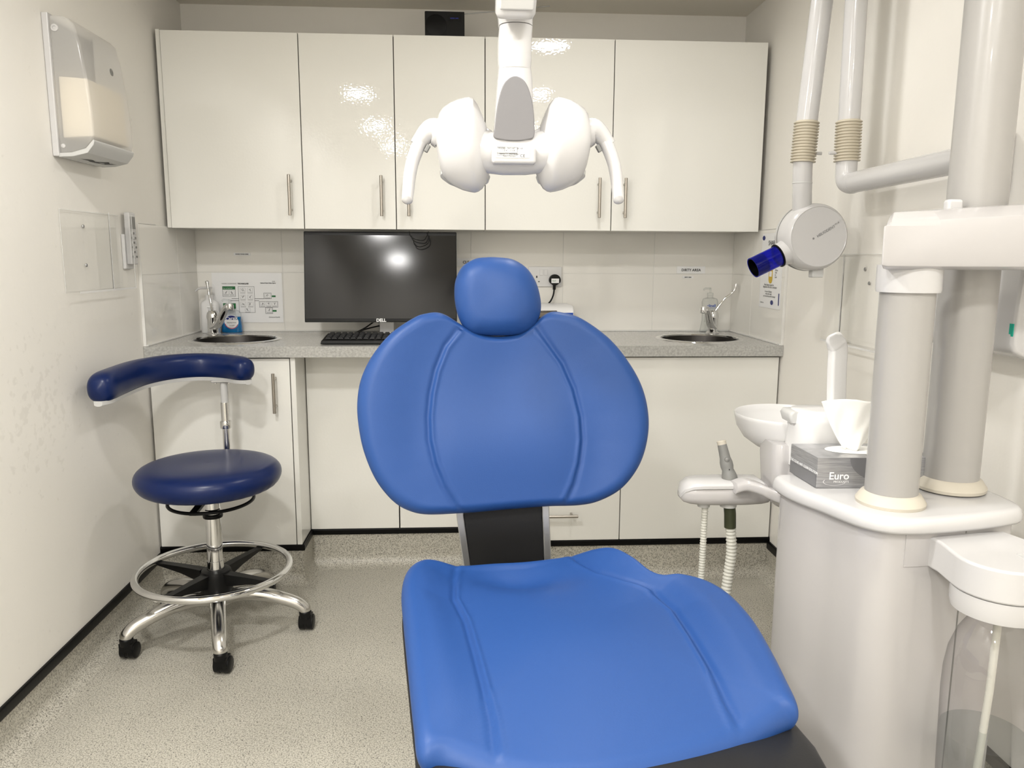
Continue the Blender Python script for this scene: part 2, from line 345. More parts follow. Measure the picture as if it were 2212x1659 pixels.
# ============================================================ CABINETS
def bar_handle(p0, p1, out, parent, r=.006, ins=.017):
    p0 = Vector(p0); p1 = Vector(p1); d = (p1-p0).normalized(); b = MB()
    b.tube([p0, p1], r, 20, up=out.copy())
    for p in (p0+d*ins*1.3, p1-d*ins*1.3): b.tube([p, p-out*.034], .0048, 14, up=d)
    return b.build('handle', M['steel'], parent, bev=.0008, seg=1)
def wall_cabinet(label, x0, x1, doors, filler=None):
    t = thing('wall_cabinet', label, 'wall cabinet', ((x0+x1)/2, 3.26, 1.337), 'glossy white wall cabinets')
    b = MB().box(x0+.001, x1-.001, 3.120, 3.415, 1.337, 2.044)
    b.build('carcass', M['carc'], t, bev=.001, seg=1)
    if filler: MB().box(filler[0], filler[1], 3.104, 3.14, 1.335, 2.049).build('end_panel', M['gloss'], t, bev=.001, seg=1)
    for a, c_, _ in doors[1:]+[(x1, 0, 0)]*(x1 < 1.1): MB().box(a-.006, a+.006, 3.1175, 3.1198, 1.336, 2.043).build('gap_shade_strip', M['gap'], t, smooth=False)  # thin dark strips added behind the door gaps as painted shade
    for a, c_, side in doors:
        d = MB().box(a+.0016, c_-.0016, 3.099, 3.117, 1.334, 2.045).build('door', M['gloss'], t, bev=.0012, seg=2)
        if side: bar_handle((side, 3.064, 1.382), (side, 3.064, 1.533), V(0, -1, 0), d)
    return t
wall_cabinet('single-door glossy white wall cabinet against the left wall', -1.134, -.6185, [(-1.118, -.6185, -.664)], filler=(-1.134, -1.1185))
wall_cabinet('double-door glossy white wall cabinet above the black monitor', -.6185, .0745, [(-.6185, -.268, -.32), (-.268, .0745, -.217)])
wall_cabinet('double-door glossy white wall cabinet above the right sink', .0745, 1.160, [(.0745, .567, .515), (.567, 1.160, .616)])
# base units
t = thing('base_cabinet', 'single-door white base cabinet under the left sink behind the stool', 'base cabinet', (-.88, 3.1, .155), 'white base cabinets')
MB().box(XL+.004, -.6435, DY+.021, 3.41, .155, .755).box(XL+.004, -.6435, DY+.021, DY+.04, .755, .868).build('carcass', M['carc'], t)
d = MB().box(XL+.008, -.6425, DY, DY+.018, .157, .864).build('door', M['gloss'], t, bev=.0012)
bar_handle((-.694, DY-.036, .668), (-.694, DY-.036, .814), V(0, -1, 0), d)
MB().box(-.6395, -.6215, DY, RY+.02, .157, .868).build('side_panel', M['gloss'], t, bev=.001)
t = thing('knee_space_panel', 'recessed glossy white back panels under the worktop below the keyboard', 'panel', (-.25, 3.03, .155))
for a, c_ in ((-.620, -.272), (-.269, .110)): MB().box(a+.001, c_-.0008, RY, RY+.018, .157, .868).build('panel_board', M['gloss'], t, bev=.001)
t = thing('drawer_cabinet', 'white drawer base cabinet behind the chair back, bar handle on its bottom drawer', 'drawer cabinet', (.35, 3.1, .155), 'white base cabinets')
MB().box(.112, .580, DY+.021, 3.41, .155, .868).build('carcass', M['carc'], t)
for z0, z1 in ((.157, .394), (.397, .63), (.633, .864)):
    d = MB().box(.113, .5825, DY, DY+.018, z0, z1).build('drawer', M['gloss'], t, bev=.0012)
    zz = z0+.107 if z0 < .2 else z1-.06
    bar_handle((.268, DY-.036, zz), (.418, DY-.036, zz), V(0, -1, 0), d)
t = thing('base_cabinet', 'wide white base cabinet under the right sink with a plain closed front', 'base cabinet', (.88, 3.1, .155), 'white base cabinets')
MB().box(.582, XR-.004, DY+.021, 3.41, .155, .755).box(.582, XR-.004, DY+.021, DY+.04, .755, .868).build('carcass', M['carc'], t)
MB().box(.586, XR-.007, DY, DY+.018, .157, .864).build('door', M['gloss'], t, bev=.0012)
# worktop with two round cut-outs
SINKS = [(-.895, 3.082, .158), (.936, 3.092, .158)]
b = MB(); y0, y1, zt, zb = 2.834, 3.417, .91, .870
def rectpt(cx, cy, hx0, hx1, hy0, hy1, a):
    c_, s_ = math.cos(a), math.sin(a); k = 1e9
    if c_ > 1e-9: k = min(k, hx1/c_)
    if c_ < -1e-9: k = min(k, -hx0/c_)
    if s_ > 1e-9: k = min(k, hy1/s_)
    if s_ < -1e-9: k = min(k, -hy0/s_)
    return (cx+c_*k, cy+s_*k)
xs = XL+.001
segs = []
for cx, cy, rr in SINKS:
    a, c_ = cx-.19, cx+.19
    segs.append((xs, a)); xs = c_
    angs = sorted([2*math.pi*i/72 for i in range(72)]+[math.atan2(sy, sx) % (2*math.pi) for sx, sy in ((.19, y1-cy), (-.19, y1-cy), (-.19, y0-cy), (.19, y0-cy))])
    n = len(angs)
    for z, fl in ((zt, 0), (zb, 1)):
        vi = [V(cx+rr*math.cos(t_), cy+rr*math.sin(t_), z) for t_ in angs]; vo = [V(*rectpt(cx, cy, .19, .19, cy-y0, y1-cy, t_), z) for t_ in angs]
        b.add(vi+vo, [(i, (i+1) % n, n+(i+1) % n, n+i) for i in range(n)])
    b.add([V(cx+rr*math.cos(t_), cy+rr*math.sin(t_), z) for z in (zt, zb) for t_ in angs], [(i, (i+1) % n, n+(i+1) % n, n+i) for i in range(n)])
    b.add([V(a, y0, zt), V(c_, y0, zt), V(c_, y0, zb), V(a, y0, zb)], [(0, 1, 2, 3)]); b.add([V(a, y1, zt), V(c_, y1, zt), V(c_, y1, zb), V(a, y1, zb)], [(0, 1, 2, 3)])
segs.append((xs, XR-.001))
for a, c_ in segs:
    b.add([V(x, y, z) for z in (zt, zb) for x, y in ((a, y0), (c_, y0), (c_, y1), (a, y1))], [(0, 1, 2, 3), (7, 6, 5, 4), (0, 4, 5, 1), (2, 6, 7, 3)])
b.add([V(XL+.001, y, z) for y, z in ((y0, zt), (y1, zt), (y1, zb), (y0, zb))], [(0, 1, 2, 3)]); b.add([V(XR-.001, y, z) for y, z in ((y0, zt), (y1, zt), (y1, zb), (y0, zb))], [(0, 1, 2, 3)])
wt = b.build('worktop', M['top'], smooth=False)
tag(wt, 'long grey flecked laminate worktop running wall to wall on the base cabinets', 'worktop')
# sinks
for (cx, cy, rr), lab in zip(SINKS, ('round stainless steel sink in the worktop beside the soap bottles', 'round stainless steel sink in the worktop under the DIRTY AREA sign')):
    t = thing('sink', lab, 'sink', (cx, cy, .80), 'round inset sinks')
    MB().lathe([(rr-.006, -.002), (rr-.002, .0035), (rr+.006, .0045), (rr+.015, .0015), (rr+.016, .0), (rr-.003, -.004)], (cx, cy, .910), cap=False, n=72).build('rim', M['chrome'], t)
    MB().lathe([(rr-.0045, .001), (rr-.008, -.01), (rr-.014, -.07), (rr-.03, -.115), (rr-.06, -.135), (.03, -.145), (.0, -.146)], (cx, cy, .910), cap=False, n=72).build('bowl', M['sink'], t)
    MB().lathe([(.028, .001), (.024, .003), (.02, .0), (0, -.002)], (cx, cy, .765), cap=False).build('drain', M['chrome'], t)
# taps
def tap(lab, base, sp, lev, cat='tap'):
    t = thing('mixer_tap', lab, cat, base, 'lever mixer taps')
    B = Vector(base)
    MB().lathe([(.0, 0), (.028, 0), (.028, .005), (.0225, .009), (.0225, .062), (.024, .066), (.0245, .074), (.022, .088), (.015, .098), (.0, .102)], B, cap=False).build('body', M['chrome'], t)
    P = crom([B+V(*p) for p in sp], 28, False); n = len(P)
    rr = [.0155-.003*min(1, i/(n*.6)) for i in range(n)]
    MB().tube(P, rr, 20, sx=1.25).build('spout', M['chrome'], t)
    e = P[-1]; MB().lathe([(.0, .0), (.0125, .0), (.0135, .003), (.0135, .018), (.012, .024), (.0, .026)], e-V(0, 0, .014), cap=False).build('aerator', M['chrome'], t)
    Q = crom([B+V(*p) for p in lev], 20, False); n = len(Q)
    lv = MB(); lv.tube(Q, [.0065+(.0035*math.exp(-((i-n+3)/3.0)**2)) - .0018*math.sin(math.pi*i/(n-1)) for i in range(n)], 14, sx=.8)
    lv.build('lever', M['chrome'], t)
TL = oz(.91, 465, 722); TL = V(TL.x, 3.27, .91)
tap('chrome mixer tap by the blue soap bottle with its lever standing up', (TL.x, TL.y, .911),
    [(.0, -.005, .030), (.028, -.026, .045), (.062, -.060, .092), (.086, -.088, .118), (.104, -.112, .122)],
    [(0, .0, .09), (-.006, .008, .110), (-.016, .02, .155), (-.024, .03, .198), (-.027, .034, .216)])
tap('chrome mixer tap at the right sink with its long lever slanting right', (1.052, 3.29, .911),
    [(-.0, -.008, .026), (-.02, -.03, .045), (-.045, -.075, .088), (-.066, -.115, .112), (-.088, -.15, .112)],
    [(0.005, .0, .09), (.02, .0, .112), (.05, .0, .150), (.078, .0, .172), (.092, .0, .192), (.096, .0, .212)])
# pump bottles
t = thing('hand_lotion_bottle', 'white pump bottle with hazard diamonds on its label by the left tap', 'pump bottle', (-1.072, 3.352, .91))
def stadium(cx, cy, hx, hy, r, z, n=8): return [V(x, y, z) for x, y in rrect(cx, cy, hx, hy, r, n)]
cx, cy = -1.072, 3.352
prof = [(.036, .020, 0), (.0385, .0225, .004), (.0385, .0225, .06), (.0375, .022, .118), (.034, .020, .128), (.024, .0165, .135), (.0165, .0155, .139)]
MB().loft([stadium(cx, cy, a, c_, min(a, c_)*.95, .9105+z) for a, c_, z in prof]).build('bottle_body', M['whiteb'], t)
MB().lathe([(0, 0), (.0165, 0), (.0165, .02), (.006, .021), (.006, .044), (.013, .045), (.013, .052), (0, .053)], (cx, cy, 1.0495), cap=False).build('pump', M['whiteb'], t)
MB().tube([V(cx+.005, cy, 1.0975), V(cx-.03, cy-.012, 1.0975), V(cx-.042, cy-.016, 1.093), V(cx-.049, cy-.018, 1.084)], [.005, .0045, .004, .0035], 12).build('nozzle', M['white'], t)
lb = MB().box(cx-.006, cx+.03, cy-.0236, cy-.0226, .925, 1.022).build('label', M['paper'], t, smooth=False)
YL = cy-.0242
for k in range(8):
    MB().box(cx-.003, cx+.026-(k % 3)*.004, YL, YL+.0004, 1.0145-k*.0048, 1.016-k*.0048).build('text_line', M['ginks'], lb, smooth=False) if k else text('Hand lotion', .0055, (cx-.004, YL, 1.0145), (1, 0, 0), (0, 0, 1), M['ink'], lb)
for zc_ in (.968, .947):
    c0 = V(cx+.008, YL, zc_); b = MB()
    for i in range(4):
        a0 = math.pi/2*i; a1 = a0+math.pi/2
        p = [c0+V(math.cos(a0)*k, 0, math.sin(a0)*k) for k in (.0095, .0078)]; q = [c0+V(math.cos(a1)*k, 0, math.sin(a1)*k) for k in (.0095, .0078)]
        b.add([p[0], q[0], q[1], p[1]], [(0, 1, 2, 3)])
    b.build('hazard_diamond', M['ink'], lb, smooth=False)
    text('!', .013, (c0.x, YL, zc_-.0045), (1, 0, 0), (0, 0, 1), M['ink'], lb, align='CENTER')
text('WARNING', .0042, (cx-.004, YL, .934), (1, 0, 0), (0, 0, 1), M['ink'], lb)
t = thing('hand_soap_bottle', 'clear pump bottle of blue liquid soap behind the left tap', 'soap bottle', (-.997, 3.385, .91))
cx, cy = -.992, 3.375
prof = [(.040, .018, 0), (.043, .0195, .004), (.041, .0185, .03), (.038, .0175, .05), (.039, .018, .066)]
MB().loft([stadium(cx, cy, a, c_, c_*.9, .9105+z) for a, c_, z in prof]).build('soap', M['bluesoap'], t)
prof = [(.039, .018, .0662), (.040, .018, .078), (.034, .017, .089), (.018, .014, .095), (.013, .012, .099)]
MB().loft([stadium(cx, cy, a, c_, c_*.9, .9105+z) for a, c_, z in prof], cap=False).build('clear_shoulder', M['pet'], t)
MB().lathe([(0, 0), (.015, 0), (.0145, .019), (0, .019)], (cx-.004, cy, 1.005), cap=False).build('collar', M['lgrey'], t)
MB().lathe([(0, 0), (.008, 0), (.008, .005), (0, .005)], (cx-.004, cy, 1.0245), cap=False).build('cap_ring', M['navyink'], t)
b = MB().lathe([(0, 0), (.006, 0), (.005, .02), (0, .02)], (cx-.004, cy, 1.03), cap=False); b.tube([V(cx-.004, cy, 1.045), V(cx-.03, cy, 1.048), V(cx-.036, cy, 1.042)], .004, 10); b.build('pump_head', M['pet'], t)
b = MB().lathe([(0, 0), (.029, 0), (.029, .0006), (0, .0006)], (cx+.004, cy-.0195, .955), axis=V(0, -1, 0), cap=False)
lb = b.build('label', M['paper'], t)
MB().loft([[V(cx+.004+.029*math.cos(a), y_, .9555+.027*math.sin(a)) for a in [math.radians(20+k*14) for k in range(11)]]+[V(cx+.004+.02*math.cos(a)*1.3, y_, .962-.006*math.sin(math.radians(90))+.0*k) for k, a in []] for y_ in (cy-.0202, cy-.0206)]).build('label_band', M['navyink'], lb, smooth=False)
b = MB(); A_ = [math.radians(195+k*11) for k in range(14)]
b.add([V(cx+.004+r_*math.cos(a), cy-.0204, .955+r_*math.sin(a)) for r_ in (.0288, .0262) for a in A_], [(i, i+1, 14+i+1, 14+i) for i in range(13)]); b.build('label_edge', M['red'], lb, smooth=False)
text('Carex', .020, (cx+.005, cy-.0208, .964), (1, .0, .08), (0, 0, 1), M['wink'], lb, align='CENTER', bold=.0004)
text('PROTECTION', .0062, (cx+.005, cy-.0203, .950), (1, 0, 0), (0, 0, 1), M['ink'], lb, align='CENTER')
text('hand wash', .005, (cx+.005, cy-.0203, .940), (1, 0, 0), (0, 0, 1), M['ginks'], lb, align='CENTER')
t = thing('hand_sanitiser_bottle', 'clear pump bottle with blue lettering behind the right tap', 'sanitiser bottle', (1.05, 3.37, .91))
cx, cy = 1.062, 3.372
MB().loft([stadium(cx, cy, a, c_, c_*.95, .9105+z) for a, c_, z in [(.040, .022, 0), (.040, .023, .006), (.032, .021, .05), (.033, .022, .10), (.035, .022, .13), (.030, .02, .145), (.012, .012, .150), (.012, .012, .158)]]).build('bottle_body', M['pet'], t)
MB().lathe([(.012, 0), (.013, .0), (.013, .012), (.004, .013), (.004, .034), (.0, .034)], (cx, cy, 1.069), cap=False).build('pump', M['pet'], t)
MB().tube([V(cx, cy, 1.10), V(cx-.026, cy-.01, 1.10), V(cx-.034, cy-.012, 1.094)], .004, 10).build('nozzle', M['pet'], t)
MB().box(cx-.03, cx+.03, cy-.0226, cy-.0222, .955, 1.02).build('label', M['pet'], t, smooth=False)
zt_ = oy(cy-.024, 1545, 663).z
text('clinell', .0165, (cx-.001, cy-.0262, zt_), (1, 0, 0), (0, 0, 1), M['panelblue'], t, align='CENTER', bold=.0004)
text('Hand Sanitising Gel', .0048, (cx-.001, cy-.0262, zt_-.006), (1, 0, 0), (0, 0, 1), M['panelblue'], t, align='CENTER')
# poster
YP = 3.4165
t = thing('hand_washing_poster', 'laminated hand cleaning techniques poster on the tiles behind the left sink', 'poster', (-.93, YP, .948))
pb = MB().box(-1.079, -.785, YP-.0016, YP, .948, 1.159).build('sheet', M['paper'], t, smooth=False)
YY = YP-.0022
def U(u): return -1.079+u*.294    # across 0..1
def W(v): return 1.159-v*.211     # down 0..1
def rect_outline(b, x0, x1, z0, z1, w_=.0011):
    for a in ((x0, x1, z1-w_, z1), (x0, x1, z0, z0+w_), (x0, x0+w_, z0, z1), (x1-w_, x1, z0, z1)): b.box(a[0], a[1], YY, YY+.0004, a[2], a[3])
text('HAND CLEANING', .0076, (U(.14), YY, W(.228)), (1, 0, 0), (0, 0, 1), M['ginks'], pb)
text('TECHNIQUES', .0076, (U(.365), YY, W(.228)), (1, 0, 0), (0, 0, 1), M['ink'], pb, bold=.0003)
text('NHS', .0062, (U(.86), YY, W(.18)), (1, 0, 0), (0, 0, 1), M['ink'], pb)
text('National Patient Safety Agency', .0052, (U(.69), YY, W(.21)), (1, 0, 0), (0, 0, 1), M['ink'], pb, bold=.0002)
text('cleanyourhands', .0075, (U(.79), YY, W(.90)), (1, 0, 0), (0, 0, 1), M['ink'], pb)
b = MB().box(U(.145), U(.325), YY, YY+.0004, W(.335), W(.27)); b.build('header_block', M['green'], pb, smooth=False)
for a in ((.145, .325, .61, .72), (.845, .90, .45, .485), (.85, .905, .745, .78)): MB().box(U(a[0]), U(a[1]), YY, YY+.0004, W(a[3]), W(a[2])).build('header_block' if a[1] < .5 else 'step_tab', M['green'], pb, smooth=False)
text('How to handrub?', .0056, (U(.155), YY-.0004, W(.315)), (1, 0, 0), (0, 0, 1), M['wink'], pb)
b = MB()
for a in ((.145, .33, .27, .475), (.37, .60, .27, .80), (.73, .84, .40, .52), (.66, .93, .57, .69), (.745, .85, .695, .82)):
    rect_outline(b, U(a[0]), U(a[1]), W(a[3]), W(a[2]))
b.box(U(.27), U(.37), YY, YY+.0004, W(.522), W(.514)); b.box(U(.60), U(.73), YY, YY+.0004, W(.522), W(.514)); b.box(U(.25), U(.37), YY, YY+.0004, W(.562), W(.554)); b.box(U(.60), U(.66), YY, YY+.0004, W(.562), W(.554))
b.build('flow_lines', M['ink'], pb, smooth=False)
random.seed(5)
def pict(b, u0, u1, v0, v1):
    rect_outline(b, U(u0), U(u1), W(v1), W(v0), .0005)
    cx_, cz_ = U((u0+u1)/2), W((v0+v1)/2); h = abs(W(v1)-W(v0))
    for k in range(3):
        a = random.uniform(.4, 2.7); l_ = h*random.uniform(.22, .38); d = V(math.cos(a), 0, math.sin(a)); c0 = V(cx_+random.uniform(-.2, .2)*h, YY, cz_+random.uniform(-.15, .15)*h)
        b.obox(c0, d, V(0, 1, 0), V(-d.z, 0, d.x), l_, .0002, .0007)
    b.box(U(u0), U(u1), YY, YY+.0004, W(v1+.022), W(v1+.014))
for a in ([(c0, c0+.075, .30+r_*.14, .385+r_*.14) for r_ in range(3) for c0 in (.395, .50)]+[(.455, .53, .71, .775)]+list(((.16, .235, .35, .43), (.245, .315, .35, .43), (.745, .825, .415, .49), (.675, .745, .585, .655), (.76, .83, .585, .655), (.845, .915, .585, .655), (.76, .84, .71, .785)))): b = MB(); pict(b, *a); b.build('step_drawing', M['ginks'], pb, smooth=False)
# small labels on the tiles
def label_strip(name, lab, x0, x1, z0, z1, s, sz, y_=3.4165, bold=.0002):
    o = tag(MB().box(x0, x1, y_-.0012, y_, z0, z1).build(name, M['paper'], smooth=False), lab, 'sign')
    text(s, sz, ((x0+x1)/2, y_-.0018, (z0+z1)/2-sz*.35), (1, 0, 0), (0, 0, 1), M['ink'], o, align='CENTER', bold=bold); return o
label_strip('sink_label', 'small label strip on the tile high above the left sink', -.982, -.912, 1.232, 1.243, 'HAND WASH SINK', .0064)
label_strip('area_sign', 'white DIRTY AREA sign on the tile above the right sink', .922, 1.048, 1.163, 1.194, 'DIRTY AREA', .0155, bold=.0003)
label_strip('sink_label', 'small label strip just below the DIRTY AREA sign', .948, .997, 1.142, 1.152, 'DIRTY SINK', .0058)
label_strip('area_sign', 'white CLEAN AREA sign half hidden behind the blue headrest', -.038, .105, 1.192, 1.224, 'CLEAN AREA', .0165, bold=.0003)
# sockets + plug
t = thing('wall_socket', 'white double wall socket on the tiles right of the headrest', 'socket', (.33, 3.415, 1.105))
fp = MB().box(.268, .414, 3.407, 3.417, 1.104, 1.190).build('faceplate', M['whiteb'], t, bev=.003, seg=3)
for x in (.325, .345): MB().box(x-.0075, x+.0075, 3.404, 3.4072, 1.153, 1.178).build('switch', M['whiteb'], t, bev=.001)
b = MB().box(.302, .308, 3.4064, 3.4072, 1.142, 1.151); b.box(.311, .318, 3.4064, 3.4072, 1.124, 1.128); b.box(.292, .298, 3.4064, 3.4072, 1.124, 1.128); b.build('pin_holes', M['ink'], t, smooth=False)
t = thing('power_plug', 'black three-pin plug in the double socket with its lead', 'plug', (.382, 3.40, 1.12))
pp = crom([V(.382+.025*math.cos(a)*(1 if math.sin(a) > -.6 else .8), 0, 1.134+.024*math.sin(a)) for a in [2*math.pi*i/14 for i in range(14)]], 56)
MB().prism(pp, V(0, 3.408, 0), V(0, 3.378, 0)).build('plug_body', M['rub'], t, bev=.003, seg=3)
MB().box(.366, .399, 3.3768, 3.378, 1.121, 1.140).build('plug_label', M['paper'], t, smooth=False); text('PAT', .009, (.370, 3.3764, 1.127), (1, 0, 0), (0, 0, 1), M['green'], t)
MB().tube([V(.381, 3.393, 1.112), V(.380, 3.393, 1.092)], .0065, 12).build('strain_relief', M['rub'], t)
MB().tube(crom([(.380, 3.393, 1.095), (.377, 3.393, 1.07), (.366, 3.39, 1.045), (.352, 3.385, 1.030), (.34, 3.38, 1.02)], 24, False), .0034, 10).build('lead', M['rub'], t)
# small bench machine
t = thing('bench_steriliser', 'small white bench machine with a smoked window behind the chair back', 'machine', (.33, 3.25, .91))
x0, x1 = .20, .438
prof = [(3.15, .0), (3.15, .075), (3.165, .108), (3.19, .124), (3.37, .124), (3.385, .11), (3.385, 0)]
MB().prism([V(0, y, .912+z) for y, z in prof], V(x0, 0, 0), V(x1, 0, 0)).build('housing', M['whiteb'], t, bev=.012, seg=4)
MB().box(.215, .366, 3.142, 3.16, .955, 1.018).build('window_lid', M['smoke'], t, bev=.003)
MB().box(.222, .36, 3.1605, 3.1625, .96, 1.013).build('window_inside', M['towels'], t)
MB().box(.24, .31, 3.1385, 3.143, .985, .993).build('lid_grip', M['dgrey'], t, bev=.002)
p_ = MB().box(.372, .430, 3.1405, 3.152, .935, 1.010).build('control_panel', M['paper'], t, bev=.002)
MB().box(.372, .430, 3.1392, 3.1408, .998, 1.010).build('panel_stripe', M['panelblue'], p_); MB().box(.390, .408, 3.1386, 3.1394, 1.000, 1.007).build('display', M['lgrey'], p_)
text('ON  TIME', .0065, (.376, 3.1398, .990), (1, 0, 0), (0, 0, 1), M['ink'], p_); MB().lathe([(0, 0), (.006, 0), (.006, .002), (0, .002)], (.419, 3.1405, .975), axis=V(0, -1, 0), cap=False).build('button', M['panelblue'], p_)
MB().add([V(.386, 3.1398, .972), V(.398, 3.1398, .972), V(.392, 3.1398, .981)], [(0, 1, 2)]).build('arrow_mark', M['ink'], p_, smooth=False)
# monitor
t = thing('computer_monitor', 'large black widescreen monitor standing on the worktop', 'monitor', (-.33, 3.2, .91))
tilt = math.radians(6.7); A = V(1, 0, 0); Bz = V(0, math.sin(tilt), math.cos(tilt)); Nn = V(0, -math.cos(tilt), math.sin(tilt))
mc = V(-.334, 3.115, 1.151)
MB().obox(mc-Nn*.012, A, Nn, Bz, .2965, .012, .176).build('bezel', M['rub'], t, bev=.003, seg=2)
MB().obox(mc+Nn*.0006, A, Nn, Bz, .2935, .0006, .162).build('screen', M['screen'], t, smooth=False)
MB().obox(mc-Nn*.008, A, Nn, Bz, .2974, .0035, .1770).build('edge_frame', M['silver'], t, bev=.001)
MB().obox(mc-Nn*.04, A, Nn, Bz, .17, .018, .11).build('rear_housing', M['rub'], t, bev=.01)
text('DELL', .017, mc+Nn*.0012-Bz*.1745, A, Bz, M['wink'], t, align='CENTER', bold=.0007, name='logo')
MB().box(-.352, -.292, 3.185, 3.20, .918, 1.1).build('stand', M['silver'], t, bev=.003)
MB().box(-.44, -.22, 3.12, 3.30, .911, .919).build('foot', M['silver'], t, bev=.006, seg=3)
MB().tube(crom([(-.32, 3.17, 1.0), (-.37, 3.17, .972), (-.41, 3.19, .945), (-.46, 3.26, .918)], 24, False), .0028, 8).build('cable', M['rub'], t)
MB().tube(crom([(-.35, 3.17, .955), (-.39, 3.18, .945), (-.42, 3.2, .935), (-.445, 3.27, .918)], 24, False), .0028, 8).build('cable', M['rub'], t)
t = thing('hanging_cable', 'thin black cable looped over the top of the monitor screen', 'cable', (-.2, 3.08, 1.3))
q = [oy(3.085, *p) for p in ((884, 500), (887, 510), (897, 517), (915, 519), (921, 511), (926, 500))]
MB().tube(crom(q, 30, False), .0016, 8).build('cable_run', M['rub'], t)
q = [oy(3.083, *p) for p in ((893, 519), (897, 530), (910, 533), (925, 525), (927, 512), (921, 503))]
MB().tube(crom(q, 30, False), .0016, 8).build('cable_loop', M['rub'], t)
# keyboard
t = thing('keyboard', 'low black computer keyboard on the worktop in front of the monitor', 'keyboard', (-.31, 2.95, .91))
kx0, kx1, ky0, ky1 = -.535, -.09, 2.885, 3.02
MB().loft([[V(kx0, ky0, .912), V(kx1, ky0, .912), V(kx1, ky1, .912), V(kx0, ky1, .912)], [V(kx0+.004, ky0+.002, .926), V(kx1-.004, ky0+.002, .926), V(kx1-.004, ky1, .940), V(kx0+.004, ky1, .940)]]).build('keyboard_base', M['rub'], t, bev=.003, seg=2)
for r_ in range(5):
    b = MB(); n = 18
    for k in range(n):
        x = kx0+.016+k*(.414/n); y = ky0+.018+r_*.0222; z = .9275+(y-ky0)*.105
        b.loft([[V(x+dx, y+dy, z) for dx, dy in ((0, 0), (.0195, 0), (.0195, .0185), (0, .0185))], [V(x+dx, y+dy, z+.006+.001*(dy > .01)) for dx, dy in ((.003, .003), (.0165, .003), (.0165, .016), (.003, .016))]])
    b.build('key_row', M['dgrey'], t, smooth=False)
# radio on the cabinets
t = thing('radio', 'small black box radio on top of the wall cabinets', 'radio', (-.075, 3.2, 2.046))
MB().box(-.152, -.002, 3.15, 3.26, 2.046, 2.146).build('case', M['rub'], t, bev=.003)
MB().lathe([(0, 0), (.036, 0), (.04, .0015), (.036, .003), (0, .002)], (-.11, 3.1495, 2.094), axis=V(0, -1, 0), cap=False).build('speaker_grille', M['black'], t)
d_ = MB().box(-.062, -.018, 3.1480, 3.15, 2.112, 2.130).build('display_window', M['screen'], t); text('RADIO 12:40', .0055, (-.056, 3.1474, 2.119), (1, 0, 0), (0, 0, 1), M['disp'], d_)
text('BUSH', .008, (-.034, 3.1492, 2.0505), (1, 0, 0), (0, 0, 1), M['wink'], t, name='logo')
MB().tube(crom([(-.15, 3.19, 2.052), (-.162, 3.17, 2.05), (-.158, 3.15, 2.0485), (-.148, 3.14, 2.0485)], 16, False), .002, 8).build('lead', M['rub'], t)
MB().tube([V(-.058, 3.2, 2.146), V(.1, 3.22, 2.168), V(.33, 3.24, 2.20)], .0022, 8).build('aerial', M['silver'], t)
# sharps notice on right wall
XN = XR-.0095
t = thing('sharps_notice', 'tall printed sharps notice with a yellow tube picture on the right wall tiles', 'notice', (XN, 2.98, 1.04))
sh = MB().box(XN-.0012, XN, 2.868, 3.078, 1.04, 1.326).build('sheet', M['paper'], t, smooth=False)
XX = XN-.0016; XD = V(0, -1, 0); ZD = V(0, 0, 1)
def NP(u, v): return V(XX, 3.078-u*.21, 1.326-v*.286)
text('SHARPS', .026, NP(.32, .16), XD, ZD, M['ink'], sh)
for s_ in ((.08, .06), (.62, .92)):
    b = MB(); c0 = NP(*s_); b.loft([[c0+XD*(.014*math.cos(a))+ZD*(.009*math.sin(a))+V(k, 0, 0) for a in [2*math.pi*i/16 for i in range(16)]] for k in (0, -.0004)])
    b.build('emblem', M['navyink'], sh, smooth=False)
b = MB(); c0 = NP(.5, .5); b.prism([c0+XD*x+ZD*y for x, y in rrect(0, -.006, .019, .042, .018)], V(0, 0, 0), V(-.0004, 0, 0)); b.build('tube_picture', M['yellow'], sh, smooth=False)
b = MB(); b.prism([c0+XD*x+ZD*y for x, y in rrect(0, -.012, .012, .010, .002)], V(-.0004, 0, 0), V(-.0008, 0, 0)); b.prism([c0+XD*x+ZD*y for x, y in rrect(0, .014, .013, .012, .002)], V(-.0004, 0, 0), V(-.0008, 0, 0)); b.build('picture_detail', M['paper'], sh, smooth=False)
for i, (s_, u, v, sz) in enumerate((('Any sharps must be', .22, .70, .012), ('disposed of in this container', .17, .73, .012), ('In case of injury', .27, .79, .011), ('wash with soap', .3, .82, .010), ('and contact the practice manager', .2, .85, .009), ('Fill line', .70, .50, .010), ('Tube', .70, .53, .009), ('Lid', .70, .56, .009), ('Label', .70, .59, .009), ('Contact us', .06, .94, .008))):
    text(s_, sz, NP(u, v), XD, ZD, M['ginks'], sh, name='print_line')
MB().box(XX-.0004, XX, 2.878, 2.886, 1.055, 1.10).build('side_mark', M['navyink'], sh, smooth=False)
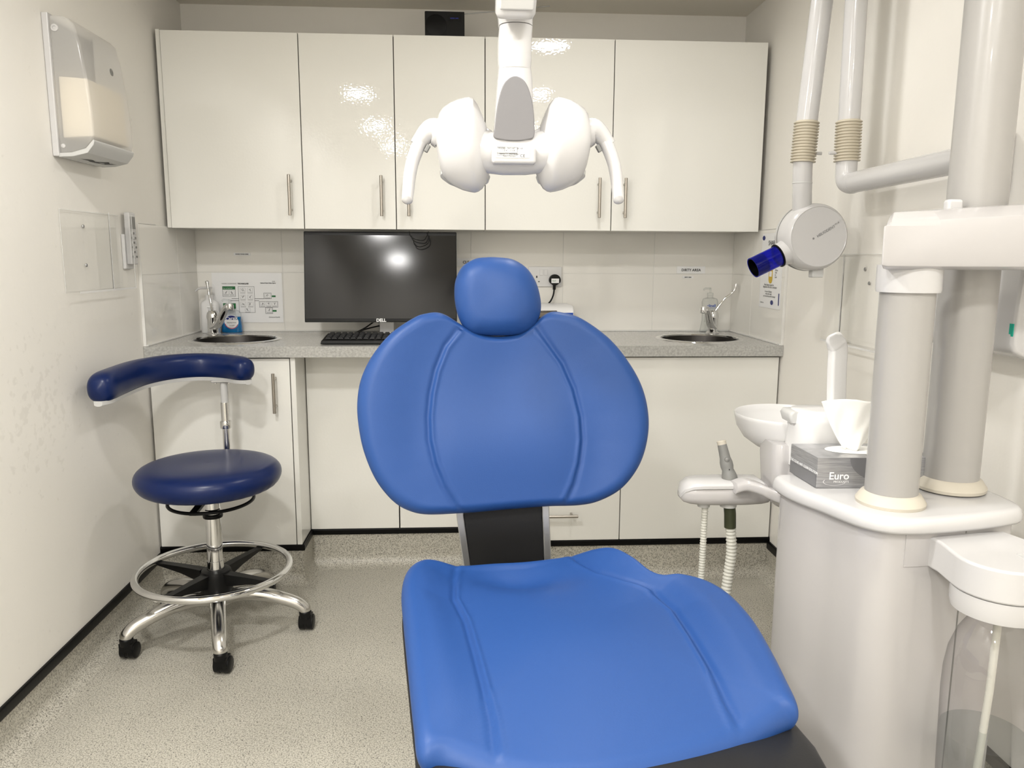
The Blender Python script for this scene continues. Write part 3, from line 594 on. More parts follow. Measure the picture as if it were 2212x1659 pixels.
# ============================================================ STOOL
SC = V(-.818, 2.469, 0)
t = thing('dental_stool', 'navy blue operator stool with curved arm bar, footring and five castors', 'stool', SC)
MB().lathe([(0, .10), (.034, .10), (.04, .108), (.042, .14), (.036, .152), (.0, .152)], SC, cap=False).build('hub', M['alu'], t)
def castor(c, ang):
    d = V(math.cos(ang), math.sin(ang), 0); s_ = V(-d.y, d.x, 0); h = thing
    b = MB().lathe([(0, .050), (.019, .050), (.02, .07), (.013, .082), (0, .082)], c, cap=False)
    k = c-d*.016+V(0, 0, .027)
    b.lathe([(0, -.0245), (.020, -.0245), (.0245, -.022), (.0255, -.006), (.0235, -.004), (.0235, .004), (.0255, .006), (.0245, .022), (.020, .0245), (0, .0245)], k, axis=s_, n=32, cap=False)
    b.obox(k+d*.008+V(0, 0, .016), d, s_, V(0, 0, 1), .018, .020, .014)
    return b
for i, a in enumerate((288, 360, 72, 144, 216)):
    a = math.radians(a); d = V(math.cos(a), math.sin(a), 0)
    P = [SC+d*r_+V(0, 0, z) for r_, z in ((.02, .125), (.08, .138), (.15, .133), (.21, .118), (.255, .101), (.278, .083), (.281, .074))]
    P = crom(P, 30, False); n = len(P)
    leg = MB().tube(P, [.024-.006*i_/(n-1) for i_ in range(n)], 20, sx=1.1).build('leg', M['alu'], t)
    cs = math.radians((266, 270, 268, 262, 264)[i])
    castor(SC+d*.281, cs).build('castor', M['rub'], leg, ang=30)
MB().lathe([(.0, .125), (.026, .125), (.026, .255), (.0, .255)], SC, cap=False).build('column_sleeve', M['chrome'], t)
MB().lathe([(.0235, .255), (.0245, .256), (.0245, .40), (.0, .40)], SC, cap=False).build('gas_column', M['chrome'], t)
MB().lathe([(.0, .400), (.030, .400), (.031, .405), (.030, .410), (0, .410)], SC, cap=False).build('column_gasket', M['black'], t)
MB().lathe([(0, .41), (.024, .41), (.0265, .414), (.0265, .427), (.024, .430), (.024, .478), (.05, .485), (0, .490)], SC, cap=False).build('seat_socket', M['chrome'], t)
# footring
R = .236; rc = SC+V(-.005, 0, .222)
MB().tube([rc+V(R*math.cos(a), R*math.sin(a), 0) for a in [2*math.pi*i/96 for i in range(96)]], .0115, 16, closed=True).build('footring', M['chrome'], t)
b = MB().lathe([(.027, -.075), (.050, -.075), (.052, -.02), (.045, .0), (.032, .004), (.027, .004)], rc+V(.005, 0, 0), cap=False)
b.build('footring_hub', M['rub'], t)
for a in (67, 157, 247, 337):
    a = math.radians(a); d = V(math.cos(a), math.sin(a), 0); s_ = V(-d.y, d.x, 0)
    rings = []
    for r_, hw, zt_, zb_ in ((.045, .017, -.004, -.05), (.13, .014, -.004, -.030), (R-.004, .012, -.006, -.016)):
        c0 = rc+d*r_; rings.append([c0+s_*hw+V(0, 0, zt_), c0-s_*hw+V(0, 0, zt_), c0-s_*(hw*.7)+V(0, 0, zb_), c0+s_*(hw*.7)+V(0, 0, zb_)])
    MB().loft(rings).build('footring_spoke', M['rub'], t, bev=.002)
# seat cushion
prof = [(0, .0)]+[(.225*k, 0.002) for k in (.5,)]
pr_ = [(0.0, .505), (.15, .505), (.192, .510), (.208, .520), (.214, .528), (.222, .541), (.2235, .556), (.219, .570), (.208, .582), (.190, .590), (.16, .594), (.10, .5945), (.05, .592), (0, .591)]
b = MB(); n = 120; rings = []
for r_, z in pr_:
    ring = []
    for j in range(n):
        a = 2*math.pi*j/n; rr = max(r_, 1e-4)
        if .19 < r_ < .22 and z < .535: rr += .0012*math.sin(a*38)*max(0, math.cos(a+.6))
        ring.append(SC+V(-.004, 0, -.012)+V(rr*math.cos(a), rr*math.sin(a), z))
    rings.append(ring)
b.loft(rings, cap=False)
b.build('seat', M['navy'], t, ang=80, sub=1)
MB().lathe([(0, .488), (.12, .488), (.125, .498), (0, .498)], SC, cap=False).build('seat_plate', M['black'], t)
# lever hoop under the seat
P = [SC+V(.005+.128*math.cos(a), -.02+.135*math.sin(a), .462) for a in [math.radians(175+k*6) for k in range(36)]]
P = [SC+V(-.11, .0, .488)]+P+[SC+V(.12, .02, .488)]
MB().tube(P, .0055, 10).build('height_lever', M['black'], t)
b = MB().obox(SC+V(-.008, -.085, .468), V(1, 0, 0), V(0, 1, .1).normalized(), V(0, 0, 1), .011, .07, .006); b.build('lever_bracket', M['black'], t, bev=.002)
# post
PX = V(-.832, 2.70, 0)
MB().tube(crom([SC+V(0, .03, .462), SC+V(-.006, .12, .452), PX+V(0, -.03, .455), PX+V(0, -.004, .475), PX+V(0, 0, .50)], 30, False), .0155, 16).build('post_bracket', M['chrome'], t)
MB().tube([PX+V(0, 0, .49), PX+V(0, 0, .655)], .0125, 20).build('post_tube', M['chrome'], t)
MB().lathe([(.0126, .642), (.0185, .642), (.0195, .646), (.0195, .664), (.0185, .668), (.0126, .668)], PX, cap=False).build('post_collar', M['chrome'], t)
MB().tube([PX+V(0, 0, .665), PX+V(0, 0, .733)], .0145, 20).build('post_sleeve', M['chrome'], t, bev=.001)
MB().tube([PX+V(0, 0, .733), PX+V(0, 0, .812)], .0122, 20).build('post_top', M['lgrey'], t)
# curved arm bar: from the post round to the left wall side
pts = [(540, 2.640), (500, 2.700), (440, 2.715), (370, 2.66), (300, 2.555), (245, 2.42), (205, 2.30)]
zc = [.845, .848, .851, .852, .848, .842, .836]
line = []
for (px, y), z in zip(pts, zc):
    p = oy(y, px, 830); line.append(V(p.x, y, z))
line[-1].x = max(line[-1].x, XL+.055); line[-2].x = max(line[-2].x, XL+.075)
C = crom(line, 48, False); n = len(C); rings = []; rings2 = []
for i, c0 in enumerate(C):
    a = C[max(0, i-1)]; b_ = C[min(n-1, i+1)]; T = (b_-a).normalized(); s_ = V(-T.y, T.x, 0).normalized()
    e = min(1, min(i, n-1-i)/4.5); k = math.sqrt(max(.0, 1-(1-e)**2))*.97+.03
    kk = k*(1+.05*(i/n))
    rings.append([c0+s_*(.040*kk*math.copysign(abs(math.cos(q))**.85, math.cos(q)))+V(0, 0, (.042+.004*i/n)*kk*math.copysign(abs(math.sin(q))**.8, math.sin(q))+.006) for q in [2*math.pi*j/28 for j in range(28)]])
    k2 = min(1, e+.15)
    rings2.append([c0+s_*(u*.033*k2)+V(0, 0, z) for u, z in ((-1, -.028), (-.9, -.040), (-.4, -.043), (.4, -.043), (.9, -.040), (1, -.028))])
MB().loft(rings).build('arm_cushion', M['navy'], t, ang=80, sub=1)
MB().loft(rings2[1:-1]).build('arm_shell', M['lgrey'], t, ang=50)
MB().obox(V(PX.x-.005, PX.y+.0, .8075), V(1, .08, 0).normalized(), V(-.08, 1, 0).normalized(), V(0, 0, 1), .033, .02, .004).build('mount_plate', M['silver'], t, bev=.002)
for dx in (-.026, .02): MB().lathe([(0, 0), (.005, 0), (.005, -.005), (0, -.006)], V(PX.x+dx, PX.y-.006, .8037), cap=False, n=12).build('mount_bolt', M['chrome'], t)

# ============================================================ DENTAL CHAIR
t = thing('dental_chair', 'blue upholstered dental treatment chair in the middle of the room', 'dental chair', (.13, 1.25, 0))
def sd_curve(P, Q):   # distance and side to polyline of 2d points
    best = 1e9; side = 0
    for a, b_ in zip(Q, Q[1:]):
        ab = b_-a; tt = max(0, min(1, (P-a).dot(ab)/ab.length_squared)); c0 = a+ab*tt; d = (P-c0).length
        if d < best: best = d; side = ab.x*(P-a).y-ab.y*(P-a).x
    return best, side
def cushion(name, mt, parent, O, X, Y, N, out2, front, back, K=70, NR=220, rnd=.10, T=.05, rim=.02, cen=None, pw=.5):
    """out2: smooth closed 2d outline; front(p)->relief height; T edge-round height; rim: how far outline rises over the back"""
    n = len(out2); c = cen or sum(out2, Vector((0, 0)))/n; b = MB(); rings = []
    def P3(p, h): return O+X*p.x+Y*p.y+N*h
    ss = [1e-4]+[ (k/K)**.9*(1-rnd) for k in range(1, K+1)]+[1-rnd+rnd*math.sin(math.pi/2*k/12) for k in range(1, 13)]
    for s in ss:
        ring = []
        q = max(0, (s-(1-rnd))/rnd); h = T*(math.sqrt(max(0, 1-q*q))-1)
        for e in out2:
            p = c+(e-c)*s; ring.append(P3(p, h+front(p, s)))
        rings.append(ring)
    for k in range(1, 9):
        q = k/8; s = 1-.09*(1-math.cos(math.pi/2*q)); h = -T-back*math.sin(math.pi/2*q)
        rings.append([P3(c+(e-c)*s, h+front(c+(e-c)*s, s)) for e in out2])
    rings.append([P3(c+(e-c)*.6, -T-back-.004+front(c, 0)*0) for e in out2]); rings.append([P3(c+(e-c)*1e-4, -T-back-.004) for e in out2])
    b.loft(rings, cap=False)
    return b.build(name, mt, parent, ang=85)
def sm(x): x = max(0, min(1, x)); return x*x*(3-2*x)
# --- backrest, leaning back
lean = math.radians(14)
BO = V(.08, 1.64, .72); BX = V(1, .04, 0).normalized(); BY = V(0, math.sin(lean), math.cos(lean)); BY = (BY-BX*BY.dot(BX)).normalized(); BN = BX.cross(BY); BN = -BN if BN.y > 0 else BN
def p2(O, X, Y, N, px, py): q = onplane(O, N, px, py)-O; return Vector((q.dot(X), q.dot(Y)))
outl = [(944, 672), (965, 678), (990, 693), (1030, 715), (1075, 722), (1125, 715), (1160, 690), (1187, 672), (1215, 672), (1260, 688), (1320, 733), (1365, 790), (1392, 845), (1403, 905), (1398, 960), (1380, 1010), (1345, 1055), (1300, 1082), (1255, 1093), (1180, 1096), (1090, 1103), (1010, 1110), (925, 1113), (880, 1103), (845, 1080), (810, 1035), (785, 975), (773, 915), (771, 865), (780, 815), (805, 765), (845, 718), (895, 684), (920, 675)]
out2 = resample(crom([p2(BO, BX, BY, BN, *p).to_3d() for p in outl], 500), 300); out2 = [p.to_2d() for p in out2]
seamL = [p2(BO, BX, BY, BN, *p) for p in ((992, 716), (965, 750), (945, 800), (934, 850), (929, 900), (931, 950), (942, 1000), (962, 1050), (990, 1095), (1000, 1120))]
seamR = [p2(BO, BX, BY, BN, *p) for p in ((1155, 706), (1180, 740), (1212, 785), (1236, 840), (1251, 900), (1254, 950), (1248, 1000), (1236, 1045), (1216, 1090), (1212, 1110))]
def back_front(p, s):
    dl_, sl = sd_curve(p, seamL); dr_, sr = sd_curve(p, seamR)
    outL = dl_ if sl < 0 else -dl_; outR = dr_ if sr > 0 else -dr_     # positive outside the centre panel
    o_ = max(outL, outR); h = 0
    if s > .985: pass
    edge = 1-sm((s-.90)/.1)
    h += .020*sm(o_/.13)                       # wings come forward
    h -= .0045*math.exp(-((o_-.005)/.0055)**2)*edge    # groove outside the seam
    h += .0030*math.exp(-((o_+.004)/.0048)**2)*edge     # welt inside the seam
    cx_ = p.x-.01; h -= .012*math.exp(-((cx_)/.09)**2-((p.y-.28)/.10)**2)  # hollow below the headrest
    h += .010*math.exp(-((p.y-.10)/.10)**2)*(1-sm((abs(cx_)-.1)/.12))
    return h
back = cushion('backrest', M['blue'], t, BO, BX, BY, BN, out2, back_front, .035, T=.030, rnd=.10, K=120)
b = MB(); c = sum(out2, Vector((0, 0)))/len(out2)
b.loft([[BO+BX*(c+(e-c)*s).x+BY*(c+(e-c)*s).y-BN*h for e in out2] for s, h in ((.90, .055), (.86, .075), (.7, .085), (.3, .09))]); b.build('backrest_shell', M['dgrey'], t)
# --- headrest
HO = V(.068, 1.73, 1.14); hl = math.radians(10); HY = V(0, math.sin(hl), math.cos(hl)); HX = V(1, 0, 0); HN = V(0, -math.cos(hl), math.sin(hl))
outl = [(1075, 551), (1110, 556), (1140, 575), (1160, 605), (1170, 640), (1171, 668), (1163, 692), (1150, 708), (1125, 720), (1080, 723), (1030, 721), (1008, 712), (993, 690), (984, 660), (981, 630), (984, 600), (998, 572), (1025, 555), (1050, 551)]
h2 = [p.to_2d() for p in resample(crom([p2(HO-HN*0, HX, HY, HN, *p).to_3d() for p in outl], 400), 160)]
def head_front(p, s):
    return .022*(1-s*s) - .014*math.exp(-((p.x+.030)/.05)**2-((p.y+.01)/.1)**2)*max(0, 1-s*s)*.7 
cushion('headrest', M['blue'], t, HO, HX, HY, HN, h2, head_front, .02, T=.030, rnd=.42, K=40)
MB().box(.03, .11, 1.765, 1.785, .93, 1.16).build('headrest_bracket', M['silver'], t, bev=.006, seg=3)
# --- backrest carrier (visible column between backrest and seat)
def carr(y0, x0, x1): return 0
cz = [(1.06, .06), (.90, .035), (.74, .012), (.66, .0), (.58, -.004), (.50, .0), (.42, .012)]
def colx(z): return (z-.6)
L0 = oy(1.70, 987, 1110); L1 = oy(1.66, 1000, 1220); R0 = oy(1.70, 1184, 1100); R1 = oy(1.66, 1192, 1205)
rings = []; rl = []; rr_ = []
for z, dy in cz:
    k = (z-L1.z)/(L0.z-L1.z); k = max(-1.5, min(1.3, k))
    xl = L1.x+(L0.x-L1.x)*k; xr = R1.x+(R0.x-R1.x)*k; y = 1.675+dy+max(0, z-.7)*.1
    w_ = .016
    rings.append([V(xl+w_, y, z), V(xr-w_, y, z), V(xr-w_, y+.05, z), V(xl+w_, y+.05, z)])
    rl.append([V(xl, y-.008, z), V(xl+w_, y-.004, z), V(xl+w_, y+.055, z), V(xl, y+.055, z)])
    rr_.append([V(xr-w_, y-.004, z), V(xr, y-.008, z), V(xr, y+.055, z), V(xr-w_, y+.055, z)])
MB().loft(rings).build('backrest_carrier', M['dgrey'], t, bev=.002)
MB().loft(rl).build('carrier_rail', M['silver'], t, bev=.003, seg=3); MB().loft(rr_).build('carrier_rail', M['silver'], t, bev=.003, seg=3)
# --- seat
SO = V(.18, 1.25, .60); SX = V(1, 0, 0); SY = V(0, 1, 0); SN = V(0, 0, 1)
outl = [(905, 1226, .618), (945, 1219, .618), (990, 1221, .610), (1060, 1216, .604), (1130, 1212, .604), (1200, 1206, .604), (1245, 1200, .610), (1285, 1194, .624), (1325, 1196, .632), (1365, 1214, .632), (1405, 1240, .626), (1440, 1255, .618), (1485, 1261, .612), (1535, 1275, .610), (1580, 1302, .610), (1625, 1350, .610), (1665, 1412, .608), (1700, 1474, .606), (1726, 1530, .604), (1700, 1556, .592), (1610, 1602, .584), (1520, 1638, .580), (1400, 1672, .578), (1280, 1692, .578), (1150, 1690, .578), (1040, 1670, .580), (960, 1646, .586), (906, 1630, .594), (893, 1560, .604), (880, 1440, .610), (871, 1350, .614), (867, 1290, .618), (873, 1255, .620), (886, 1236, .620)]
P3_ = [oz(z, x, y) for x, y, z in outl]
sp = resample(crom(P3_, 560), 320)
cc = V(.19, 1.25, 0)
def seamw(pts): return [Vector(oz(z, x, y).xy) for x, y, z in pts]
sL = seamw(((995, 1218, .605), (985, 1262, .60), (985, 1310, .60), (1010, 1352, .605), (1030, 1420, .605), (1050, 1490, .605), (1068, 1560, .60), (1080, 1659, .585), (1084, 1720, .575)))
sR = seamw(((1215, 1200, .605), (1245, 1222, .605), (1290, 1255, .60), (1345, 1276, .60), (1405, 1285, .607), (1452, 1320, .61), (1492, 1385, .607), (1530, 1450, .605), (1562, 1520, .60), (1602, 1607, .585), (1620, 1650, .575)))
sL2 = [Vector((a.x, a.y)) for a in sL]; sR2 = [Vector((a.x, a.y)) for a in sR]
def xat(Q, y):
    if y >= Q[0].y: return Q[0].x
    for a, b_ in zip(Q, Q[1:]):
        if b_.y <= y <= a.y: return a.x+(b_.x-a.x)*(a.y-y)/max(1e-6, a.y-b_.y)
    return Q[-1].x
def seat_relief(p, s):
    dl_, _ = sd_curve(p, sL2); dr_, _ = sd_curve(p, sR2)
    sl = p.x-xat(sL2, p.y); sr = p.x-xat(sR2, p.y)
    outL = dl_ if sl < 0 else -dl_; outR = dr_ if sr > 0 else -dr_     # polylines run from the back to the front
    o_ = max(outL, outR); edge = 1-sm((s-.90)/.10)
    h = .017*sm(o_/.07)*(.35+.65*sm((p.y-.92)/.30))
    h -= .0040*math.exp(-((o_-.005)/.0055)**2)*edge
    h += .0028*math.exp(-((o_+.004)/.0045)**2)*edge
    h -= .026*math.exp(-((p.x-.10)/.10)**2-((p.y-1.47)/.06)**2)*edge   # hollow at the back
    h += .010*math.exp(-((p.x-.18)/.16)**2-((p.y-1.22)/.15)**2)
    h -= .006*math.exp(-((p.x-.36)/.05)**2-((p.y-1.44)/.05)**2)*edge
    return h
def seat_mesh():
    b = MB(); rings = []; rnd = .08; T = .026; K = 140
    Zs = [e.z for e in sp]; n_ = len(sp)
    for _ in range(60): Zs = [(Zs[i-1]+2*Zs[i]+Zs[(i+1) % n_])/4 for i in range(n_)]
    ss = [1e-4]+[(k/K)**.9*(1-rnd) for k in range(1, K+1)]+[1-rnd+rnd*math.sin(math.pi/2*k/12) for k in range(1, 13)]
    zc0 = .607
    for s in ss:
        q = max(0, (s-(1-rnd))/rnd); h = T*(math.sqrt(max(0, 1-q*q))-1); ring = []
        for ie, e in enumerate(sp):
            x = cc.x+(e.x-cc.x)*s; y = cc.y+(e.y-cc.y)*s; ez = e.z+T*.35
            zs_ = Zs[ie]+T*.35; zz_ = zs_*(1-s**14)+ez*s**14
            ring.append(V(x, y, zc0+(zz_-zc0)*s**3+h+seat_relief(Vector((x, y)), s)))
        rings.append(ring)
    for k in range(1, 9):
        q = k/8; s = 1-.07*(1-math.cos(math.pi/2*q)); rings.append([V(cc.x+(e.x-cc.x)*s, cc.y+(e.y-cc.y)*s, e.z-T*.65-.024*math.sin(math.pi/2*q)+seat_relief(Vector((e.x, e.y)), 1)) for e in sp])
    rings.append([V(cc.x+(e.x-cc.x)*.01, cc.y+(e.y-cc.y)*.01, .55) for e in sp])
    return b.loft(rings, cap=False)
seat_mesh().build('seat', M['blue'], t, ang=85)
b = MB(); b.loft([[V(cc.x+(e.x-cc.x)*s+dx, cc.y+(e.y-cc.y)*s, z+(e.z-.6)*k) for e in sp] for s, z, k, dx in ((.955, .565, 1, -.004), (.985, .553, 1, -.004), (.97, .535, .6, 0), (.80, .50, 0, 0), (.4, .47, 0, 0))])
b.build('seat_shell', M['dgrey'], t, ang=60)
# leg section in front of the seat
q0 = oz(.582, 905, 1632); q1 = oz(.582, 1728, 1535); q2 = oz(.582, 1795, 1659)
rings = []
for y, z, xl, xr in ((1.08, .560, q0.x+.004, q1.x-.006), (1.03, .562, q0.x+.002, q1.x-.002), (.95, .573, q0.x+.002, q1.x-.004), (.88, .576, q0.x+.004, q2.x+.002), (.8, .570, q0.x+.008, q2.x-.014), (.6, .545, .0, .39), (.4, .51, .02, .37), (.30, .49, .05, .34)):
    rings.append([V(x, y, zz) for x, zz in ((xl+.004, z+.0), (xl+.02, z+.006), (xr-.02, z+.006), (xr-.004, z+.0), (xr, z-.012), (xr-.02, z-.045), (xl+.02, z-.045), (xl, z-.012))])
MB().loft(rings).build('leg_section', M['dgrey'], t, bev=.006, seg=3)
# base: lift column and floor plate
b = MB(); b.prism([V(x, y, 0) for x, y in rrect(.20, 1.30, .17, .30, .07)], V(0, 0, .001), V(0, 0, .05)); b.build('base_plate', M['lgrey'], t, bev=.012, seg=3)
b = MB(); b.loft([[V(x, y, z) for x, y in rrect(cx_, cy_, hx, hy, .05)] for cx_, cy_, hx, hy, z in ((.20, 1.34, .13, .17, .05), (.19, 1.38, .11, .13, .20), (.17, 1.40, .12, .16, .40), (.15, 1.40, .14, .22, .50))]); b.build('lift_column', M['lgrey'], t, bev=.006)
MB().box(.0, .20, 1.50, 1.73, .43, .50).build('hinge_block', M['dgrey'], t, bev=.01, seg=3)

# ============================================================ OPERATING LIGHT
LY = 1.5
t = thing('operating_light', 'white dental operating light with two rounded heads hanging over the chair', 'dental light', (.087, 1.45, 1.41))
k_ = LY/1689.0   # metres per pixel near this distance
LC = oy(LY, 1108, 340)
def LP(px, py, y=LY): return oy(y, px, py)
def sect(px0, px1, py, y, dep, n=8, rr=.45):
    a = LP(px0, py, y); b_ = LP(px1, py, y); cx_ = (a.x+b_.x)/2; hx = (b_.x-a.x)/2
    return [V(x, yy, a.z) for x, yy in rrect(cx_, y+dep/2, hx, dep/2, min(hx, dep/2)*rr*2*.98, n)]
b = MB(); b.loft([sect(1066, 1156, 312, 1.475, .075, rr=.22), sect(1067, 1156, 290, 1.472, .078, rr=.22), sect(1070, 1155, 250, 1.47, .08, rr=.28), sect(1073, 1154, 205, 1.47, .08, rr=.38), sect(1076, 1153, 165, 1.472, .075), sect(1079, 1149, 135, 1.476, .068)])
yoke = b.build('yoke', M['white'], t, ang=60)
# grey inlay on the yoke front
Q = [(1067, 296), (1069, 275), (1072, 245), (1077, 215), (1086, 185), (1098, 170), (1112, 164), (1126, 168), (1138, 182), (1148, 210), (1153, 240), (1155, 270), (1153, 296), (1135, 302), (1112, 304), (1088, 302)]
pp = crom([LP(x, y, 1.469) for x, y in Q], 96)
MB().prism(pp, V(0, 0, 0), V(0, .006, 0)).build('inlay', M['grayw'], yoke, bev=.002)
MB().loft([sect(1079, 1149, 143, 1.474, .070), sect(1077, 1151, 120, 1.472, .074), sect(1077, 1151, 80, 1.472, .074), sect(1080, 1153, 48, 1.47, .074)]).build('neck', M['white'], t, ang=60)
MB().loft([sect(1079, 1153, 46, 1.469, .072), sect(1077, 1154, 20, 1.462, .074), sect(1074, 1153, -20, 1.45, .078), sect(1073, 1153, -80, 1.43, .08), sect(1078, 1148, -115, 1.42, .07)]).build('knuckle', M['white'], t, ang=60)
# spring arm end with inset panel, then boom to the post (above the frame)
A0 = LP(1113, 22, 1.44); A1 = V(.10, 1.30, 2.02)
d = (A1-A0).normalized(); up = V(1, 0, 0); f_ = d.cross(up).normalized()
def asec(c0, hx, hy, dd=d, ff=f_, uu=up): return [c0+uu*x+ff*y for x, y in rrect(0, 0, hx, hy, min(hx, hy)*.6, 5)]
arm = MB().loft([asec(A0-d*.012, .030, .026), asec(A0-d*.004, .0345, .032), asec(A0+d*.05, .036, .035), asec(A1, .034, .034)]).build('spring_arm', M['white'], t, ang=60)
sg = -1 if f_.y > 0 else 1
MB().obox(A0+d*.045+f_*(sg*.0345), up, f_, d, .029, .003, .042).build('arm_inset', M['lgrey'], arm, bev=.004, seg=3)
COLB = V(.955, 1.45, 0)
MB().lathe([(0, -.05), (.045, -.05), (.045, .05), (0, .05)], A1, cap=False).build('elbow', M['white'], t, bev=.008, seg=3)
MB().tube([A1+V(.03, .005, .02), V(COLB.x, COLB.y, 2.06)], .032, 20).build('boom', M['white'], t)
# cross bar between the heads
c0 = LP(1108, 345); 
b = MB(); b.loft([[LP(px, 0, 1.5)*0+V(LP(px, pc).x, yy, LP(px, pc).z+zz) for yy, zz in [(1.50+.04*math.cos(q)*s, .040*math.sin(q)*s2) for q in [2*math.pi*j/32 for j in range(32)]]] for px, pc, s, s2 in ((1035, 327, .9, .95), (1060, 330, .85, .95), (1085, 334, .8, .93), (1135, 334, .8, .93), (1160, 330, .85, .95), (1182, 327, .9, .95))])
b.build('crossbar', M['white'], t, ang=60)
p0, p1 = LP(1062, 320, 1.455), LP(1158, 352, 1.455)
plate = MB().box(p0.x, p1.x, 1.453, 1.49, p1.z-.002, p0.z+.004).build('rating_block', M['white'], t, bev=.006, seg=3)
q0_, q1_ = LP(1070, 316, 1.452), LP(1144, 341, 1.452)
lb = MB().box(q0_.x, q1_.x, 1.4522, 1.4532, q1_.z, q0_.z).build('rating_label', M['paper'], plate, smooth=False)
hgt = q0_.z-q1_.z
for k, (s_, u, v, sz) in enumerate((('MODEL  24 V AC  20 VA', .08, .24, .0042), ('1.5 A    3.5 A', .2, .45, .0042), ('Made in Germany', .22, .93, .0032), ('Fabrikstr. 31  64625 Bensheim', .12, .72, .0030))):
    text(s_, sz, (q0_.x+(q1_.x-q0_.x)*u, 1.4518, q0_.z-hgt*v), (1, 0, 0), (0, 0, 1), M['ink'], lb, name='print_line')
text('CE', .0075, (q0_.x+(q1_.x-q0_.x)*.72, 1.4518, q0_.z-hgt*.95), (1, 0, 0), (0, 0, 1), M['ink'], lb, name='ce_mark')
b = MB()
for a in ((.05, .64, .05, .58), (.05, .64, .62, .8)):
    xa, xb = q0_.x+(q1_.x-q0_.x)*a[0], q0_.x+(q1_.x-q0_.x)*a[1]; za, zb_ = q0_.z-hgt*a[3], q0_.z-hgt*a[2]; w_ = .0004
    for r_ in ((xa, xb, zb_-w_, zb_), (xa, xb, za, za+w_), (xa, xa+w_, za, zb_), (xb-w_, xb, za, zb_)): b.box(r_[0], r_[1], 1.4516, 1.4520, r_[2], r_[3])
b.build('label_frame', M['ink'], lb, smooth=False)
# heads
for sgn in (-1, 1):
    X0 = 1108
    axis = V(sgn, -.04, .0).normalized()
    prf = [(42, 46), (46, 56), (68, 66), (84, 76), (93, 86), (95.5, 94), (94, 104), (90, 120), (83, 136), (74, 150), (64, 158), (48, 163), (26, 165), (0, 166)]
    b = MB(); rings = []
    for i, (r_, h) in enumerate([(0, 40)]+prf):
        cpx = X0+sgn*h; cpy = 326-(14 if r_ > 60 else 0)*(1-abs(h-94)/100); cpy = 327-15*sm((h-46)/45)
        c3 = LP(cpx, cpy, 1.52); R_ = max(r_, .1)*k_
        ring = []
        for j in range(64):
            q = 2*math.pi*j/64; yy = math.cos(q); zz = math.sin(q)
            ex = 1.0+.04*max(0, -zz)
            ring.append(c3+V(-sgn*.010*max(0, -zz)*(r_/95), yy*R_*.80, zz*R_*ex))
        rings.append(ring)
    b.loft(rings, cap=False)
    hd = b.build('lamp_head', M['white'], t, ang=28)
    # lens cover seen at the foot of the head
    c3 = LP(X0+sgn*104, 382, 1.53)
    MB().lathe([(0, -.012), (.034, -.012), (.046, -.004), (.048, .004), (0, .006)], c3+V(0, 0, .0), axis=V(.1*-sgn, .25, 1), n=48, cap=False, ry=.9).build('lens_cover', M['lgrey'], hd)
    ax = lambda v: X0+sgn*(v-X0)
    # handle: boss + grip
    H = [(1262, 292), (1280, 283), (1294, 289), (1306, 302), (1313, 314)]
    P = crom([LP(ax(x), y, 1.52) for x, y in H], 24, False); n = len(P)
    MB().tube(P, [(.026-.0105*sm(i/(n-1)*1.2)) for i in range(n)], 24, up=V(0, 1, 0)).build('handle_boss', M['white'], t, ang=60)
    H = [(1305, 301), (1315, 322), (1325, 350), (1331, 380), (1334, 410), (1336, 428), (1337, 434)]
    P = crom([LP(ax(x), y, 1.52-.006*i_) for i_, (x, y) in enumerate(H)], 30, False); n = len(P)
    MB().tube(P, [(.0135-.0035*i/(n-1))*(1 if i < n-4 else (1-.28*(i-n+4)**1.0)) for i in range(n)], 20, up=V(0, 1, 0)).build('handle', M['white'], t, ang=60)
    MB().obox(LP(ax(1293), 321, 1.51), V(.5*sgn, 0, -.86).normalized(), V(0, 1, 0), V(.86*sgn, 0, .5).normalized(), .007, .006, .0035).build('handle_clip', M['mgrey'], t, bev=.0015)
# ============================================================ TREATMENT UNIT
t = thing('treatment_unit', 'tall white dental treatment unit with two thick poles by the right wall', 'dental unit', (.85, 1.4, 0))
ZS = .78
slab = [(.640, 1.545), (.640, 1.50), (.652, 1.45), (.672, 1.40), (.690, 1.345), (.712, 1.300), (.745, 1.274), (.79, 1.268), (.85, 1.276), (.92, 1.290), (.985, 1.308), (1.02, 1.325), (1.035, 1.352), (1.038, 1.40), (1.035, 1.47), (1.030, 1.545), (1.015, 1.565), (.95, 1.575), (.80, 1.578), (.67, 1.572), (.648, 1.565)]
sl = crom([V(x, y, 0) for x, y in slab], 120); scn = sum(sl, V(0, 0, 0))/len(sl)
def inset(P, d): return [p-(p-scn).normalized()*d for p in P]
MB().loft([[p+V(0, 0, z) for p in inset(sl, d)] for d, z in ((.012, .7505), (.003, .7515), (.0, .757), (.001, .768), (.004, .775), (.009, .779), (.018, ZS), (.1, ZS), (.2, ZS))]).build('top_cover', M['white'], t, ang=60)
bl = inset(sl, .016)
MB().loft([[p+V(0, 0, z) for p in bl] for z in (.02, .7495)]).build('body', M['unit'], t, ang=60)
MB().loft([[p+V(0, 0, z) for p in inset(sl, .03)] for z in (.0, .02)]).build('plinth', M['dgrey'], t, ang=60)
# seams on the body: side access panel edges
for px, py in ((2055, 1275),):
    p = oz(.60, px, py)
q = min(bl, key=lambda p: abs(p.x-.905)+(0 if p.y < 1.4 else 9)); 
MB().box(q.x-.0012, q.x+.0012, q.y-.0008, q.y+.004, .03, .749).build('panel_seam', M['mgrey'], t, smooth=False)
